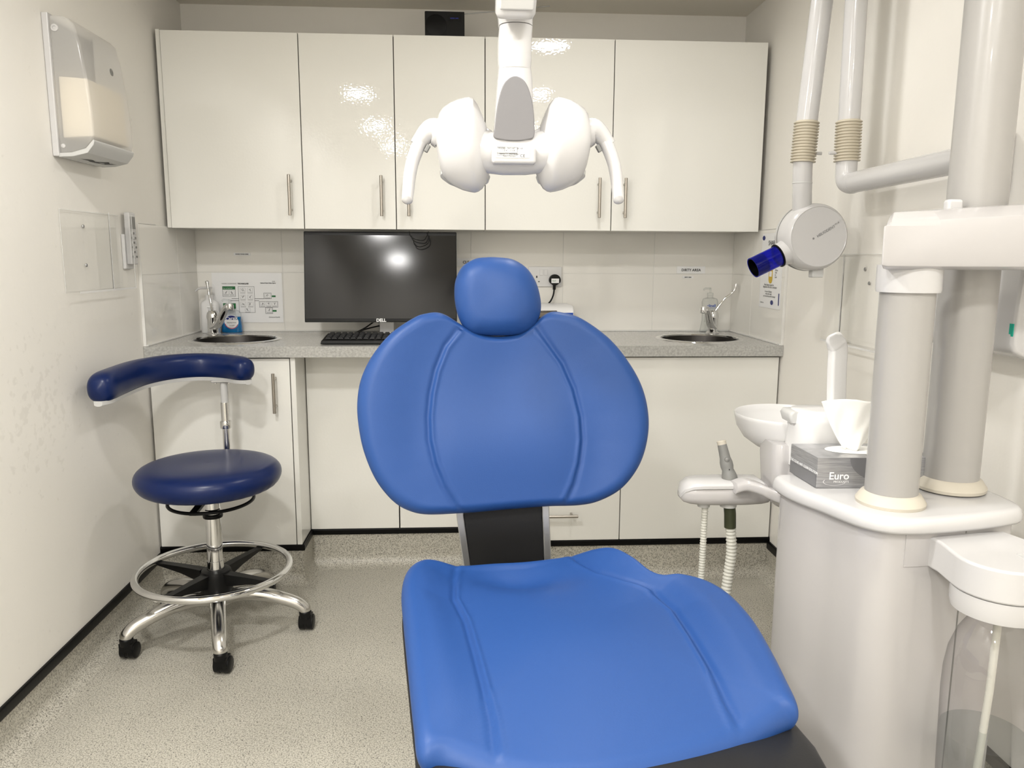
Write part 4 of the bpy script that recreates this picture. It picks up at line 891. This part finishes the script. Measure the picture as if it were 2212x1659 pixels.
# round column bases and poles
C1 = V(.790, 1.366, ZS); C2 = V(.957, 1.45, ZS)
def foot(C, r, tilt=V(0, 0, 1)): return MB().lathe([(r, .003), (r+.014, .0), (r+.015, .006), (r+.006, .020), (r, .023)], C, axis=tilt, cap=False, n=64)
foot(C1, .046).build('pole_collar', M['ivory'], t)
foot(C2+V(0, 0, .003), .051).build('pole_collar', M['ivory'], t)
MB().lathe([(.046, .0), (.046, .40), (0, .40)], C1, cap=False, n=64).build('arm_pole', M['pole'], t)
MB().lathe([(.051, .0), (.051, ZCEIL-ZS-.001), (0, ZCEIL-ZS-.001)], C2, cap=False, n=64).build('light_pole', M['pole'], t)
MB().lathe([(.0461, .392), (.053, .392), (.054, .397), (.054, .44), (0, .44)], C1, cap=False, n=64).build('arm_bearing', M['white'], t, ang=30)
MB().lathe([(.0, .0), (.085, 0), (.085, -.02), (.06, -.035), (.0511, -.036)], (C2.x, C2.y, ZCEIL-.001), cap=False, n=64).build('ceiling_flange', M['white'], t)
# table arm
prof = [(1.318, 1.212), (1.302, 1.218), (1.300, 1.226), (1.300, 1.286), (1.306, 1.292), (1.345, 1.309), (1.365, 1.312), (1.395, 1.309), (1.400, 1.29), (1.400, 1.226), (1.395, 1.215)]
b = MB(); rings = []
for x, s, e in ((.703, .93, -.02), (.704, .97, -.006), (.712, 1, 0), (.80, 1, .004), (.90, 1, .010), (1.0, 1, .017), (1.16, 1, .02)):
    rings.append([V(x+max(0, (.86-x)/.157)*(y-1.30)*.66, 1.35+(y-1.35)*s, 1.262+(z-1.262)*s+(e if z > 1.288 else 0)) for y, z in prof])
b.loft(rings).build('table_arm', M['unit'], t, bev=.003, seg=3)
MB().box(.872, .902, 1.401, 1.42, 1.29, 1.338).build('cable_gland', M['white'], t, bev=.006, seg=3)
# bottle bracket
BC = V(.893, 1.193, 0); BR = .076
poly = [V(.825, 1.29, 0), V(.838, 1.252, 0), V(.828, 1.215, 0)]
poly = [V(.822, 1.30, 0), V(.826, 1.262, 0)]+[BC+V(BR*math.cos(a), BR*math.sin(a), 0) for a in [math.radians(172+k*12) for k in range(14)]]+[V(.995, 1.24, 0), V(.975, 1.31, 0)]
MB().loft([[p+V(0, 0, z) for p in poly] for z in (.685, .742)]).build('bottle_bracket', M['white'], t, bev=.005, seg=3)
bp_ = [p for p in bl if .772 < p.x < .84 and p.y < 1.35]
MB().loft([[p+V(0, -.0016, z) for p in bp_]+[p+V(0, .004, z) for p in reversed(bp_)] for z in (.688, .7495)]).build('bracket_plate', M['unit'], t, smooth=False)
MB().lathe([(0, .655), (.03, .655), (.058, .642), (.071, .648), (.0735, .66), (.0735, .6845), (.0, .6845)], BC, cap=False, n=64).build('bottle_socket', M['white'], t)
MB().obox(BC+V(.03, -.01, .7425), V(1, 0, 0), V(0, 1, 0), V(0, 0, 1), .0035, .014, .001).build('bracket_mark', M['lgrey'], t)
# water bottle (screws out): a thing of its own
t3 = thing('water_bottle', 'large clear water bottle hanging under the bracket of the treatment unit', 'bottle', BC+V(0, 0, .30))
MB().lathe([(.026, .66), (.028, .645), (.040, .628), (.056, .600), (.067, .565), (.0715, .53), (.0725, .49), (.0705, .42), (.0685, .34), (.066, .30), (.05, .292), (.03, .298), (0, .300)], BC, cap=False, n=72).build('bottle_shell', M['bottle'], t3)
MB().lathe([(0, .4205), (.0695, .4205), (.0675, .34), (.065, .303), (.05, .295), (.03, .300), (0, .302)], BC, cap=False, n=72).build('water', M['water'], t3)
MB().tube([BC+V(.004, 0, .65), BC+V(.002, .0, .50), BC+V(-.004, .004, .31)], .0065, 14).build('dip_tube', M['hose'], t3)
# spittoon: neck, bowl, cup filler
def rsq(cx_, cy_, hx, hy, r_, z): return [V(x, y, z) for x, y in rrect(cx_, cy_, hx, hy, r_)]
MB().loft([rsq(.728, 1.69, .034, .05, .02, .68), rsq(.722, 1.70, .036, .052, .022, .72), rsq(.720, 1.70, .040, .055, .025, .79), rsq(.725, 1.71, .04, .055, .025, .82)]).build('spittoon_neck', M['unit'], t, ang=60)
MB().box(.69, .80, 1.57, 1.70, .675, .742).build('neck_joint', M['unit'], t, bev=.02, seg=4)
BW = oy(1.79, 1700, 895); bw = V(BW.x, 1.79, BW.z)
bowl = [(.004, -.085), (.03, -.084), (.07, -.076), (.098, -.056), (.115, -.030), (.121, -.006), (.122, .0), (.1205, .003), (.118, .001), (.113, -.012), (.10, -.035), (.075, -.055), (.04, -.066), (.0, -.068)]
MB().lathe(bowl, bw, cap=False, n=80).build('spittoon_bowl', M['whiteb'], t, ang=60)
cb = V(.774, 1.652, 0)
MB().loft([rsq(cb.x, cb.y, .062, .062, .045, .78), rsq(cb.x, cb.y, .058, .06, .044, .86), rsq(cb.x, cb.y, .056, .058, .043, .895), rsq(cb.x, cb.y, .052, .054, .04, .902), rsq(cb.x, cb.y, .02, .02, .01, .902)]).build('cup_stand', M['whiteb'], t, ang=60)
MB().loft([[V(x, y, z) for x, y in rrect(.722, 1.662, hx, .03, .008)] for hx, z in ((.014, .875), (.020, .892), (.014, .900))]).build('bowl_spout', M['lgrey'], t, ang=60)
MB().loft([rsq(.79, 1.66, .09, .10, .04, .70), rsq(.80, 1.68, .08, .085, .04, .80)]).build('rear_housing', M['unit'], t, ang=60)
# cup filler: flat upright with bent head
A_ = [oy(1.67, *p) for p in ((1806, 880), (1808, 800), (1810, 757), (1805, 742), (1795, 728), (1788, 720))]
cw = [.021, .021, .021, .0205, .018, .006]; yo = [0, 0, 0, -.004, -.014, -.024]
C_ = crom([p+V(0, y_, 0) for p, y_ in zip(A_, yo)], 30, False); n = len(C_); rings = []
for i, c0 in enumerate(C_):
    f0 = i/(n-1)*5; k = min(4, int(f0)); hw = cw[k]+(cw[k+1]-cw[k])*(f0-k); th = .011-.0045*max(0, f0-3)-.0015*max(0, f0-4.6)
    a = C_[max(0, i-1)]; b_ = C_[min(n-1, i+1)]; T = (b_-a).normalized(); nn = V(1, .3, 0).normalized(); nn = (nn-T*nn.dot(T)).normalized(); s_ = T.cross(nn)
    rings.append([c0+nn*x+s_*y for x, y in rrect(0, 0, hw, max(.001, th), max(.0006, th*.6), 4)])
MB().loft(rings).build('cup_filler', M['whiteb'], t, ang=60)
# assistant's instrument arm
AY = 1.72
def AP(px, py, y=AY): return oy(y, px, py)
sec = [(1467, 1062, 1073, .012), (1474, 1048, 1080, .026), (1488, 1040, 1083, .036), (1510, 1038, 1085, .040), (1560, 1037, 1085, .042), (1610, 1036, 1084, .042), (1640, 1036, 1083, .038), (1655, 1040, 1082, .03)]
rings = []
for px, pt, pb_, hd_ in sec:
    a = AP(px, pt); b_ = AP(px, pb_); zc_ = (a.z+b_.z)/2; hz = (a.z-b_.z)/2
    rings.append([V(a.x, AY+y, zc_+z) for y, z in rrect(0, 0, hd_, hz*.98, min(hd_, hz)*.8, 5)])
holder = MB().loft(rings).build('instrument_holder', M['unit'], t, ang=60)
rings = []
for px, pt, hd_ in ((1467, 1061, .014), (1475, 1046, .028), (1490, 1038, .038), (1510, 1036, .0415), (1560, 1035, .0435), (1640, 1034.5, .040)):
    a = AP(px, pt); rings.append([V(a.x, AY+y, a.z+z) for y, z in ((-hd_, -.012), (hd_, -.012), (hd_, -.003), (hd_*.85, .001), (-hd_*.85, .001), (-hd_, -.003))])
MB().loft(rings).build('holder_rim', M['white'], t, bev=.002)
Q = [AP(1585, 1052, 1.675), AP(1608, 1046, 1.66), AP(1638, 1054, 1.64), AP(1668, 1068, 1.61), AP(1700, 1078, 1.58)]
C_ = crom(Q, 30, False); n = len(C_)
MB().loft([[c0+V(0, y, z) for y, z in rrect(0, 0, .022, .012+.0*i, .009, 4)] for i, c0 in enumerate(C_)]).build('support_arm', M['unit'], t, ang=60)
for px, w_ in ((1520, .011), (1573, .016)):
    c0 = AP(px, 1088, AY-.005); MB().lathe([(0, -.006), (w_+.003, -.006), (w_+.004, .008), (0, .008)], c0, cap=False, n=24).build('hose_port', M['lgrey'], t)
# suction hoses (ribbed)
def ribbed(P, r, pitch, amp, name, mt, parent, n=18):
    P = resample_open(P, pitch/4); rr = [r+amp*(1 if (i % 4) in (0, 1) else -1) for i in range(len(P))]
    return MB().tube(P, rr, n).build(name, mt, parent, ang=50)
def resample_open(P, step):
    out = [P[0]]; L = 0
    for a, b_ in zip(P, P[1:]):
        d = (b_-a).length; tt = step-L
        while tt <= d: out.append(a.lerp(b_, tt/d)); tt += step
        L = (L+d) % step
    return out
h0 = AP(1523, 1092, AY-.005); h1 = AP(1519, 1170, AY-.005); h2_ = AP(1514, 1255, AY-.005)
ribbed(crom([h0, h1, h2_, h2_+V(-.005, 0, -.12), h2_+V(.03, -.03, -.25), h2_+V(.14, -.10, -.30), V(.70, 1.50, .17)], 160, False), .0072, .0065, .0006, 'suction_hose', M['hose'], t)
h0 = AP(1577, 1128, AY-.005); h1 = AP(1580, 1190, AY-.005); h2_ = AP(1572, 1250, AY-.005); h3 = AP(1566, 1310, AY-.01)
ribbed(crom([h0, h1, h2_, h3, h3+V(0, -.02, -.12), h3+V(.03, -.10, -.26), V(.67, 1.46, .12)], 160, False), .0115, .0085, .0009, 'suction_hose', M['hose'], t)
MB().tube([AP(1575, 1084, AY-.005), AP(1577, 1110, AY-.005), AP(1577, 1139, AY-.005)], .0135, 20).build('hose_sleeve', M['olive'], t)
# suction handpiece standing in the holder
t4 = thing('suction_handpiece', 'grey suction handpiece with ivory tip standing in the side instrument holder', 'suction handpiece', AP(1576, 1040))
a0 = AP(1578, 1040, 1.72); a1 = AP(1558, 953, 1.74); ax_ = (a1-a0).normalized(); Ln = (a1-a0).length
MB().lathe([(0, -.01), (.0165, -.01), (.0175, .0), (.0178, .012), (.0150, .022), (.0132, .028), (.0148, .036), (.0145, .046), (.0122, .056), (.0118, .064), (.0105, Ln-.008), (0, Ln-.008)], a0, axis=ax_, cap=False, n=32).build('handle', M['mgrey'], t4)
MB().lathe([(.0085, Ln-.008), (.0105, Ln-.008), (.0108, Ln), (.0095, Ln+.001), (.008, Ln-.004), (0, Ln-.006)], a0, axis=ax_, cap=False, n=32).build('tip', M['ivory'], t4)
c0 = a0+ax_*.055+V(0, -.0125, 0); MB().lathe([(0, -.002), (.006, -.001), (.0055, .003), (.003, .005), (0, .0055)], c0, axis=V(0, -1, 0), cap=False, n=20).build('slide_knob', M['mgrey'], t4)
MB().obox(a0+ax_*.040+V(0, -.0131, 0), V(1, 0, 0), V(0, 1, 0), ax_, .001, .0008, .010).build('slide_slot', M['dgrey'], t4)
# ---- tissue box on the unit
tb = thing('tissue_box', 'silver grey tissue box with a white tissue standing up on the treatment unit', 'tissue box', (.79, 1.53, ZS))
f0 = V(.6905, 1.461, 0); ex = V(1, -.03, 0).normalized(); ey = V(-.035, 1, 0).normalized()
def TB(u, v, z): return f0+ex*u+ey*v+V(0, 0, ZS+.0008+z)
LX, LYY, LZ = .235, .118, .062
b = MB(); n = 20
pz = [(0, 0), (0, LYY)]
b.loft([[TB(0, 0, z), TB(LX, 0, z), TB(LX, LYY, z), TB(0, LYY, z)] for z in (0, LZ)])
b.build('carton', M['cbox'], tb, smooth=False, bev=.0008, seg=1)
for s_, z0_, z1_, nm in ((-1, .001, .026, 'end_band'),):
    MB().add([TB(-.0005, .001, z0_), TB(-.0005, LYY-.001, z0_), TB(-.0005, LYY-.001, z1_+.0), TB(-.0005, .001, z1_)], [(0, 1, 2, 3)]).build(nm, M['cboxd'], tb, smooth=False)
text('THE CLEAR AND CLEAN SOLUTION', .0074, TB(-.0006, LYY-.004, .0285), ey*-1, (0, 0, 1), M['wink'], tb, name='end_lettering')
text('Euro', .021, TB(.024, -.0005, .018), ex, (0, 0, 1), M['wink'], tb, name='lettering', bold=.0003)
text('PRODUCTS', .006, TB(.034, -.0005, .011), ex, (0, 0, 1), M['wink'], tb, name='lettering')
b = MB(); A_ = [math.radians(150+k*14) for k in range(17)]
b.add([TB(.036+r_*1.6*math.cos(a), -.0006, .013+r_*.55*math.sin(a)) for r_ in (.0142, .0135) for a in A_], [(i, i+1, 17+i+1, 17+i) for i in range(16)]); b.build('logo_swoosh', M['wink'], tb, smooth=False)
b = MB(); A_ = [math.radians(180+k*6) for k in range(16)]
b.add([TB(.135, -.0004, LZ-.001)]+[TB(.135+.07*math.cos(a), -.0004, LZ-.001+.048*math.sin(a)) for a in A_], [[0]+list(range(1, 17))]); b.build('print_arc', M['cboxd'], tb, smooth=False)
b = MB(); b.add([TB(.112+.066*math.cos(a), .062+.036*math.sin(a), LZ+.0004) for a in [2*math.pi*i/48 for i in range(48)]], [list(range(48))]); b.build('opening_film', M['tissue'], tb, smooth=False)
# tissue: folded sheet fan rising from the slot
b = MB(); rows = []; nu = 44; nv = 26
for j in range(nv):
    v = j/(nv-1); row = []
    for i in range(nu):
        u = i/(nu-1); wv = .012+.062*v**.75
        x = .098+(-wv*.92 if u < .5 else 0)*(1-2*u if u < .5 else 0)+(wv*1.15*(2*u-1) if u > .5 else 0)
        xx = .098-.95*wv+(2.1*wv)*u
        yy = .060+.010*math.sin(u*7+v*1.5)*(.9-.55*v)+.003*math.sin(u*19-v*6)*v*(1.2-v)+.014*v*(u-.5)-.006*math.sin(math.pi*u)*v
        zz = LZ+.001+.106*v*(1-.10*abs(u-.45))+.003*math.sin(u*7)*v
        row.append(TB(xx, yy, zz))
    rows.append(row)
b.add([p for r_ in rows for p in r_], [(j*nu+i, j*nu+i+1, (j+1)*nu+i+1, (j+1)*nu+i) for j in range(nv-1) for i in range(nu-1)])
ts = b.build('tissue', M['tissue'], tb, ang=120); so = ts.modifiers.new('thick', 'SOLIDIFY'); so.thickness = .0008

# ============================================================ X-RAY UNIT
t = thing('xray_unit', 'white wall-arm dental x-ray tube head with a blue cone', 'x-ray unit', (1.1, 2.0, 1.3))
def xp(y, px, py): return oy(y, px, py)
ya, yb_ = 2.28, 2.20
RT = .0295
a_bot = xp(ya, 1734, 352); a_top = xp(ya, 1743, 262); a_up = xp(ya, 1776, 0)
da = (a_up-a_top).normalized()
b_bot = xp(yb_, 1829, 350); b_top = xp(yb_, 1834, 260); b_up = xp(yb_, 1850, 0); db = (b_up-b_top).normalized()
top_a = a_top+da*((2.10-a_top.z)/da.z); top_b = b_top+db*((2.10-b_top.z)/db.z)
MB().tube([a_top-da*.01, top_a], RT, 32).build('front_arm_tube', M['white'], t)
MB().tube([b_top-db*.01, top_b], RT*.98, 32).build('rear_arm_tube', M['white'], t)
MB().tube([top_a+V(-.02, .01, .0), top_b+V(.02, -.01, 0)], .036, 32).build('elbow_joint', M['white'], t, bev=.006, seg=3)
def bellows(p0, p1, r, nm, n=14):
    d = (p1-p0); L = d.length; pr = []
    for i in range(n): pr += [(r+.0055, L*(i+.18)/n), (r+.0062, L*(i+.35)/n), (r+.0055, L*(i+.52)/n), (r+.0005, L*(i+.68)/n), (r+.0005, L*(i+1.0)/n)]
    return MB().lathe([(0, 0)]+pr+[(0, L)], p0, axis=d, cap=False, n=40).build(nm, M['bellow'], t, ang=60)
bellows(a_bot, a_top, RT, 'bellows'); bellows(b_bot, b_top, RT, 'bellows')
for p_, sgn in ((xp(ya-.0, 1738, 331), 1), (xp(yb_, 1829, 331), -1)):
    MB().lathe([(0, .03), (.0045, .03), (.0045, .050), (0, .052)], p_, axis=V(sgn, 0, 0), cap=False, n=16).build('tension_screw', M['white'], t)
HC = xp(ya, 1769, 512)
MB().tube([a_bot+V(0, 0, .01), xp(ya, 1733, 400), xp(ya+.02, 1732, 470)], .027, 32).build('yoke_tube', M['white'], t)
MB().lathe([(.0272, 0), (.0278, .001), (.0278, .003), (.0272, .004)], xp(ya, 1733, 397), cap=False, n=32).build('yoke_ring', M['lgrey'], t)
# elbow + wall pipe
e1 = b_bot+V(0, 0, -.045); PX_ = e1.x; ez = xp(yb_, 1837, 398).z
MB().tube(crom([b_bot+V(0, 0, .005), V(PX_, yb_, ez+.045), V(PX_, yb_-.006, ez+.012), V(PX_, yb_-.03, ez), V(PX_, yb_-.06, ez)], 30, False), .0285, 28).build('pipe_elbow', M['white'], t, ang=60)
MB().tube([V(PX_, yb_-.035, ez), V(PX_+.008, 1.665, ez+.006)], .0285, 32).build('wall_pipe', M['white'], t)
MB().tube([V(PX_+.012, 1.668, ez+.04), V(PX_+.012, 1.668, ez-.04)], .0295, 28).build('wall_pivot', M['white'], t, bev=.008, seg=3)
MB().box(PX_+.025, XR-.0005, 1.672, 1.748, ez-.07, ez+.07).build('wall_plate', M['white'], t, bev=.012, seg=3)
# head drum
ax_ = V(.08, -.99, .02).normalized()
hd = MB().lathe([(0, -.085), (.06, -.085), (.088, -.075), (.0965, -.058), (.098, -.03), (.098, -.012), (.0965, .004), (.092, .018), (.086, .0235), (.0845, .022), (.0, .022)], HC+V(-.012, 0, 0), axis=ax_, cap=False, n=96).build('tube_head', M['white'], t, ang=35)
MB().lathe([(.0962, -.043), (.0986, -.043), (.0986, -.0405), (.0962, -.0405)], HC+V(-.012, 0, 0), axis=ax_, cap=False, n=96).build('head_seam', M['mgrey'], hd)
fx = V(0, 0, 1).cross(ax_).normalized()*1; fx = fx if fx.x > 0 else -fx; fy = ax_.cross(fx); fy = fy if fy.z > 0 else -fy
fc = HC+V(-.012, 0, 0)+ax_*.0222
ang_ = math.radians(30); tx = fx*math.cos(ang_)+fy*math.sin(ang_); ty = -fx*math.sin(ang_)+fy*math.cos(ang_)
st = fc+fx*(-.004)+fy*(-.003)
text('HELIODENT', .0115, st, tx, ty, M['ginks'], hd, name='lettering')
text('PLUS', .0065, st+tx*.064+ty*.005, tx, ty, M['ginks'], hd, name='lettering')
MB().lathe([(0, 0), (.003, 0), (.003, .0004), (0, .0004)], st-tx*.012+ty*.004, axis=ax_, cap=False, n=14).build('logo_dot', M['ginks'], hd)
MB().box(HC.x-.012, HC.x+.022, HC.y+.0, HC.y+.03, HC.z-.118, HC.z-.09).build('head_clip', M['lgrey'], t, bev=.003)
# cone
g0 = xp(2.29, 1682, 552); cd = V(-.90, -.086, -.42).normalized()
pc = g0
s0 = HC+V(-.01, -.02, 0)
MB().loft([[c0+(u_*math.cos(q)+w2*math.sin(q))*r_ for q in [2*math.pi*j/40 for j in range(40)]] for c0, r_ in ((pc-cd*.060+V(0, .012, 0), .052), (pc-cd*.050+V(0, .008, 0), .049), (pc-cd*.036+V(0, .004, 0), .043), (pc-cd*.018, .0365), (pc, .034)) for u_, w2 in [((V(0, 0, 1)-cd*V(0, 0, 1).dot(cd)).normalized(), cd.cross((V(0, 0, 1)-cd*V(0, 0, 1).dot(cd)).normalized()))]]).build('cone_neck', M['white'], t, ang=50)
MB().lathe([(.026, 0), (.0355, 0), (.0355, .003), (.032, .004), (.026, .004)], pc, axis=cd, cap=False).build('cone_collar', M['black'], t)
cone = MB().lathe([(.0285, .004), (.0305, .004), (.0305, .086), (.0285, .086)], pc, axis=cd, cap=False, n=56); cone.f += []
cone.build('cone', M['bluetube'], t)
MB().lathe([(.0270, .050), (.0282, .050), (.0282, .0855), (.0270, .0855)], pc, axis=cd, cap=False, n=56).build('cone_liner', M['black'], t)
MB().lathe([(.0, .046), (.0268, .046), (.0268, .050), (0, .050)], pc, axis=cd, cap=False, n=40).build('cone_aperture', M['black'], t)

# ============================================================ RIGHT WALL FITTINGS
t = thing('wall_dispenser', 'white box dispenser on the right wall partly hidden by the pole', 'dispenser', (XR, 1.64, 1.03))
z0_ = 1.035
b = MB(); prof = [(0, z0_), (.075, z0_), (.10, z0_+.012), (.105, z0_+.03), (.095, z0_+.22), (.08, z0_+.245), (0, z0_+.25)]
b.prism([V(XR-.0005-d, 0, z) for d, z in prof], V(0, 1.475, 0), V(0, 1.80, 0)); b.build('case', M['white'], t, bev=.010, seg=4)
MB().box(XR-.1045, XR-.1025, 1.479, 1.490, z0_+.045, z0_+.07).build('green_tab', mat('teal_print', (.0, .35, .25), .4), t)
def acr_panel(b, x0, x1, y0, y1, z0, z1): b.box(min(x0, x1), max(x0, x1), y0, y1, z0, z1)
def acrylic_rack(name, lab, xw, sg, y0, y1, z0, z1, dep, divs, fronts, screws):
    t = thing(name, lab, 'acrylic holder', (xw, (y0+y1)/2, z0))
    X = lambda d: xw+sg*d
    MB().box(*sorted((X(.001), X(.004))), y0, y1, z0, z1).build('back_plate', M['acr'], t, smooth=False)
    MB().box(*sorted((X(.004), X(dep))), y0, y1, z0, z0+.003).build('base_ledge', M['acr'], t, smooth=False)
    MB().box(*sorted((X(dep), X(dep+.0016))), y0, y1, z0-.001, z0+.005).build('ledge_edge', M['acre'], t, smooth=False)
    for y in divs:
        s_ = MB().box(*sorted((X(.004), X(dep))), y-.0015, y+.0015, z0+.003, z1).build('divider', M['acr'], t, smooth=False)
        MB().box(*sorted((X(dep), X(dep+.0012))), y-.0014, y+.0014, z0+.003, z1).build('divider_edge', M['acre'], s_, smooth=False)
    for a, c_ in fronts:
        MB().box(*sorted((X(dep-.003), X(dep))), a, c_, z0+.003, z1-.004).build('front_lip', M['acr'], t, smooth=False)
    b_ = MB().box(*sorted((X(.004), X(.0052))), y0, y1, z1-.0014, z1).build('top_edge', M['acre'], t, smooth=False)
    for y in (y0,): MB().box(*sorted((X(.004), X(.0052))), y, y+.0014, z0, z1).build('side_edge', M['acre'], t, smooth=False)
    for y, z in screws: MB().lathe([(0, 0), (.0055, 0), (.005, .0015), (.002, .002), (0, .0015)], V(X(.004), y, z), axis=V(sg, 0, 0), cap=False, n=16).build('screw', M['silver'], t)
    return t
acrylic_rack('acrylic_holder', 'clear acrylic leaflet holder screwed to the left wall below the towel dispenser', XL, 1, 2.318, 2.70, 1.122, 1.36, .045, [2.535, 2.70], [(2.535, 2.58), (2.64, 2.70)], [(2.455, 1.315), (2.455, 1.20)])
acrylic_rack('acrylic_holder', 'clear acrylic holder on the right wall below the x-ray head', XR, -1, 2.02, 2.44, .972, 1.245, .045, [2.32, 2.10], [(2.32, 2.44), (2.02, 2.10)], [(2.27, 1.20), (2.24, 1.16)])
# remote control behind the left holder
t = thing('remote_control', 'white air-conditioning remote control in a cradle on the left wall', 'remote control', (XL, 2.74, 1.19))
YR0 = 2.715
MB().box(XL+.0005, XL+.012, YR0, YR0+.062, 1.185, 1.30).build('cradle', M['white'], t, bev=.003)
rm = MB().box(XL+.012, XL+.030, YR0+.006, YR0+.056, 1.20, 1.372).build('remote_body', M['white'], t, bev=.004, seg=3)
XQ = XL+.0302
MB().box(XQ, XQ+.0008, YR0+.013, YR0+.049, 1.318, 1.358).build('display', M['mgrey'], rm, smooth=False)
bt = None
for r_ in range(6):
    for c_ in range(3):
        MB().box(XQ, XQ+.0012, YR0+.012+c_*.0145, YR0+.021+c_*.0145, 1.300-r_*.0155, 1.307-r_*.0155).build('button', M['mgrey'] if (r_+c_) % 2 else M['lgrey'], rm, smooth=False)
# paper towel dispenser
t = thing('paper_towel_dispenser', 'translucent white paper towel dispenser high on the left wall', 'towel dispenser', (XL, 2.45, 1.5))
y0_, y1_ = 2.322, 2.585
prof = [(.004, 1.874), (.055, 1.872), (.070, 1.866), (.084, 1.852), (.095, 1.80), (.108, 1.70), (.114, 1.62), (.114, 1.56), (.110, 1.545), (.09, 1.523), (.06, 1.512), (.03, 1.508), (.004, 1.508)]
def extr(prof, ya_, yb__, name, mt, cap=True, bev=.008):
    b = MB(); b.loft([[V(XL+d, y, z) for d, z in prof] for y in (ya_, yb__)], cap=cap); return b.build(name, mt, t, bev=bev, seg=4)
MB().box(XL+.0005, XL+.018, y0_-.004, y1_+.002, 1.502, 1.880).build('back_case', M['white'], t, bev=.003)
extr([(d+.014 if d < .01 else d, z) for d, z in prof], y0_, y1_, 'front_cover', M['frost'])
b = MB(); b.loft([[V(XL+d, y, z) for d, z in ((.02, 1.555), (.103, 1.560), (.098, 1.715), (.02, 1.72))] for y in (y0_+.022, y1_-.012)]); b.build('towel_stack', M['towels'], t, bev=.004)
MB().loft([[V(XL+d, y, z) for d, z in ((.015, 1.500), (.055, 1.502), (.094, 1.512), (.112, 1.534), (.115, 1.545), (.112, 1.549), (.09, 1.525), (.05, 1.513), (.015, 1.511))] for y in (y0_-.001, y1_+.001)]).build('outlet_tray', M['lgrey'], t, bev=.002)
sx = [(.050, y0_+.05), (.058, y0_+.075), (.062, y0_+.10), (.056, y0_+.13), (.064, y0_+.16), (.074, y0_+.175), (.066, y0_+.20), (.072, y0_+.235), (.062, y0_+.21), (.055, y0_+.19), (.046, y0_+.15), (.044, y0_+.12), (.052, y0_+.09)]
def trayz(d): return 1.502+(d-.055)*.01/.039-.0008 if d > .055 else 1.501
MB().add([V(XL+d, y, trayz(d)) for d, y in sx], [list(range(len(sx)))]).build('towel_slot', M['ink'], t, smooth=False)
MB().lathe([(.004, .0), (.010, 0), (.0095, .003), (.005, .0035), (.004, .001), (0, .001)], V(XL+.033, y0_-.0005, 1.84), axis=V(0, -1, 0), cap=False, n=28).build('lock', M['white'], t)
MB().lathe([(0, .0), (.006, 0), (.0055, .002), (0, .003)], V(XL+.030, y0_-.0005, 1.530), axis=V(0, -1, 0), cap=False, n=20).build('stud', M['white'], t)
MB().lathe([(0, 0), (.0105, 0), (.0105, .0012), (0, .0014)], V(XL+.1000, 2.50, 1.765), axis=V(1, 0, .12), cap=False, n=28).build('badge', M['mgrey'], t)
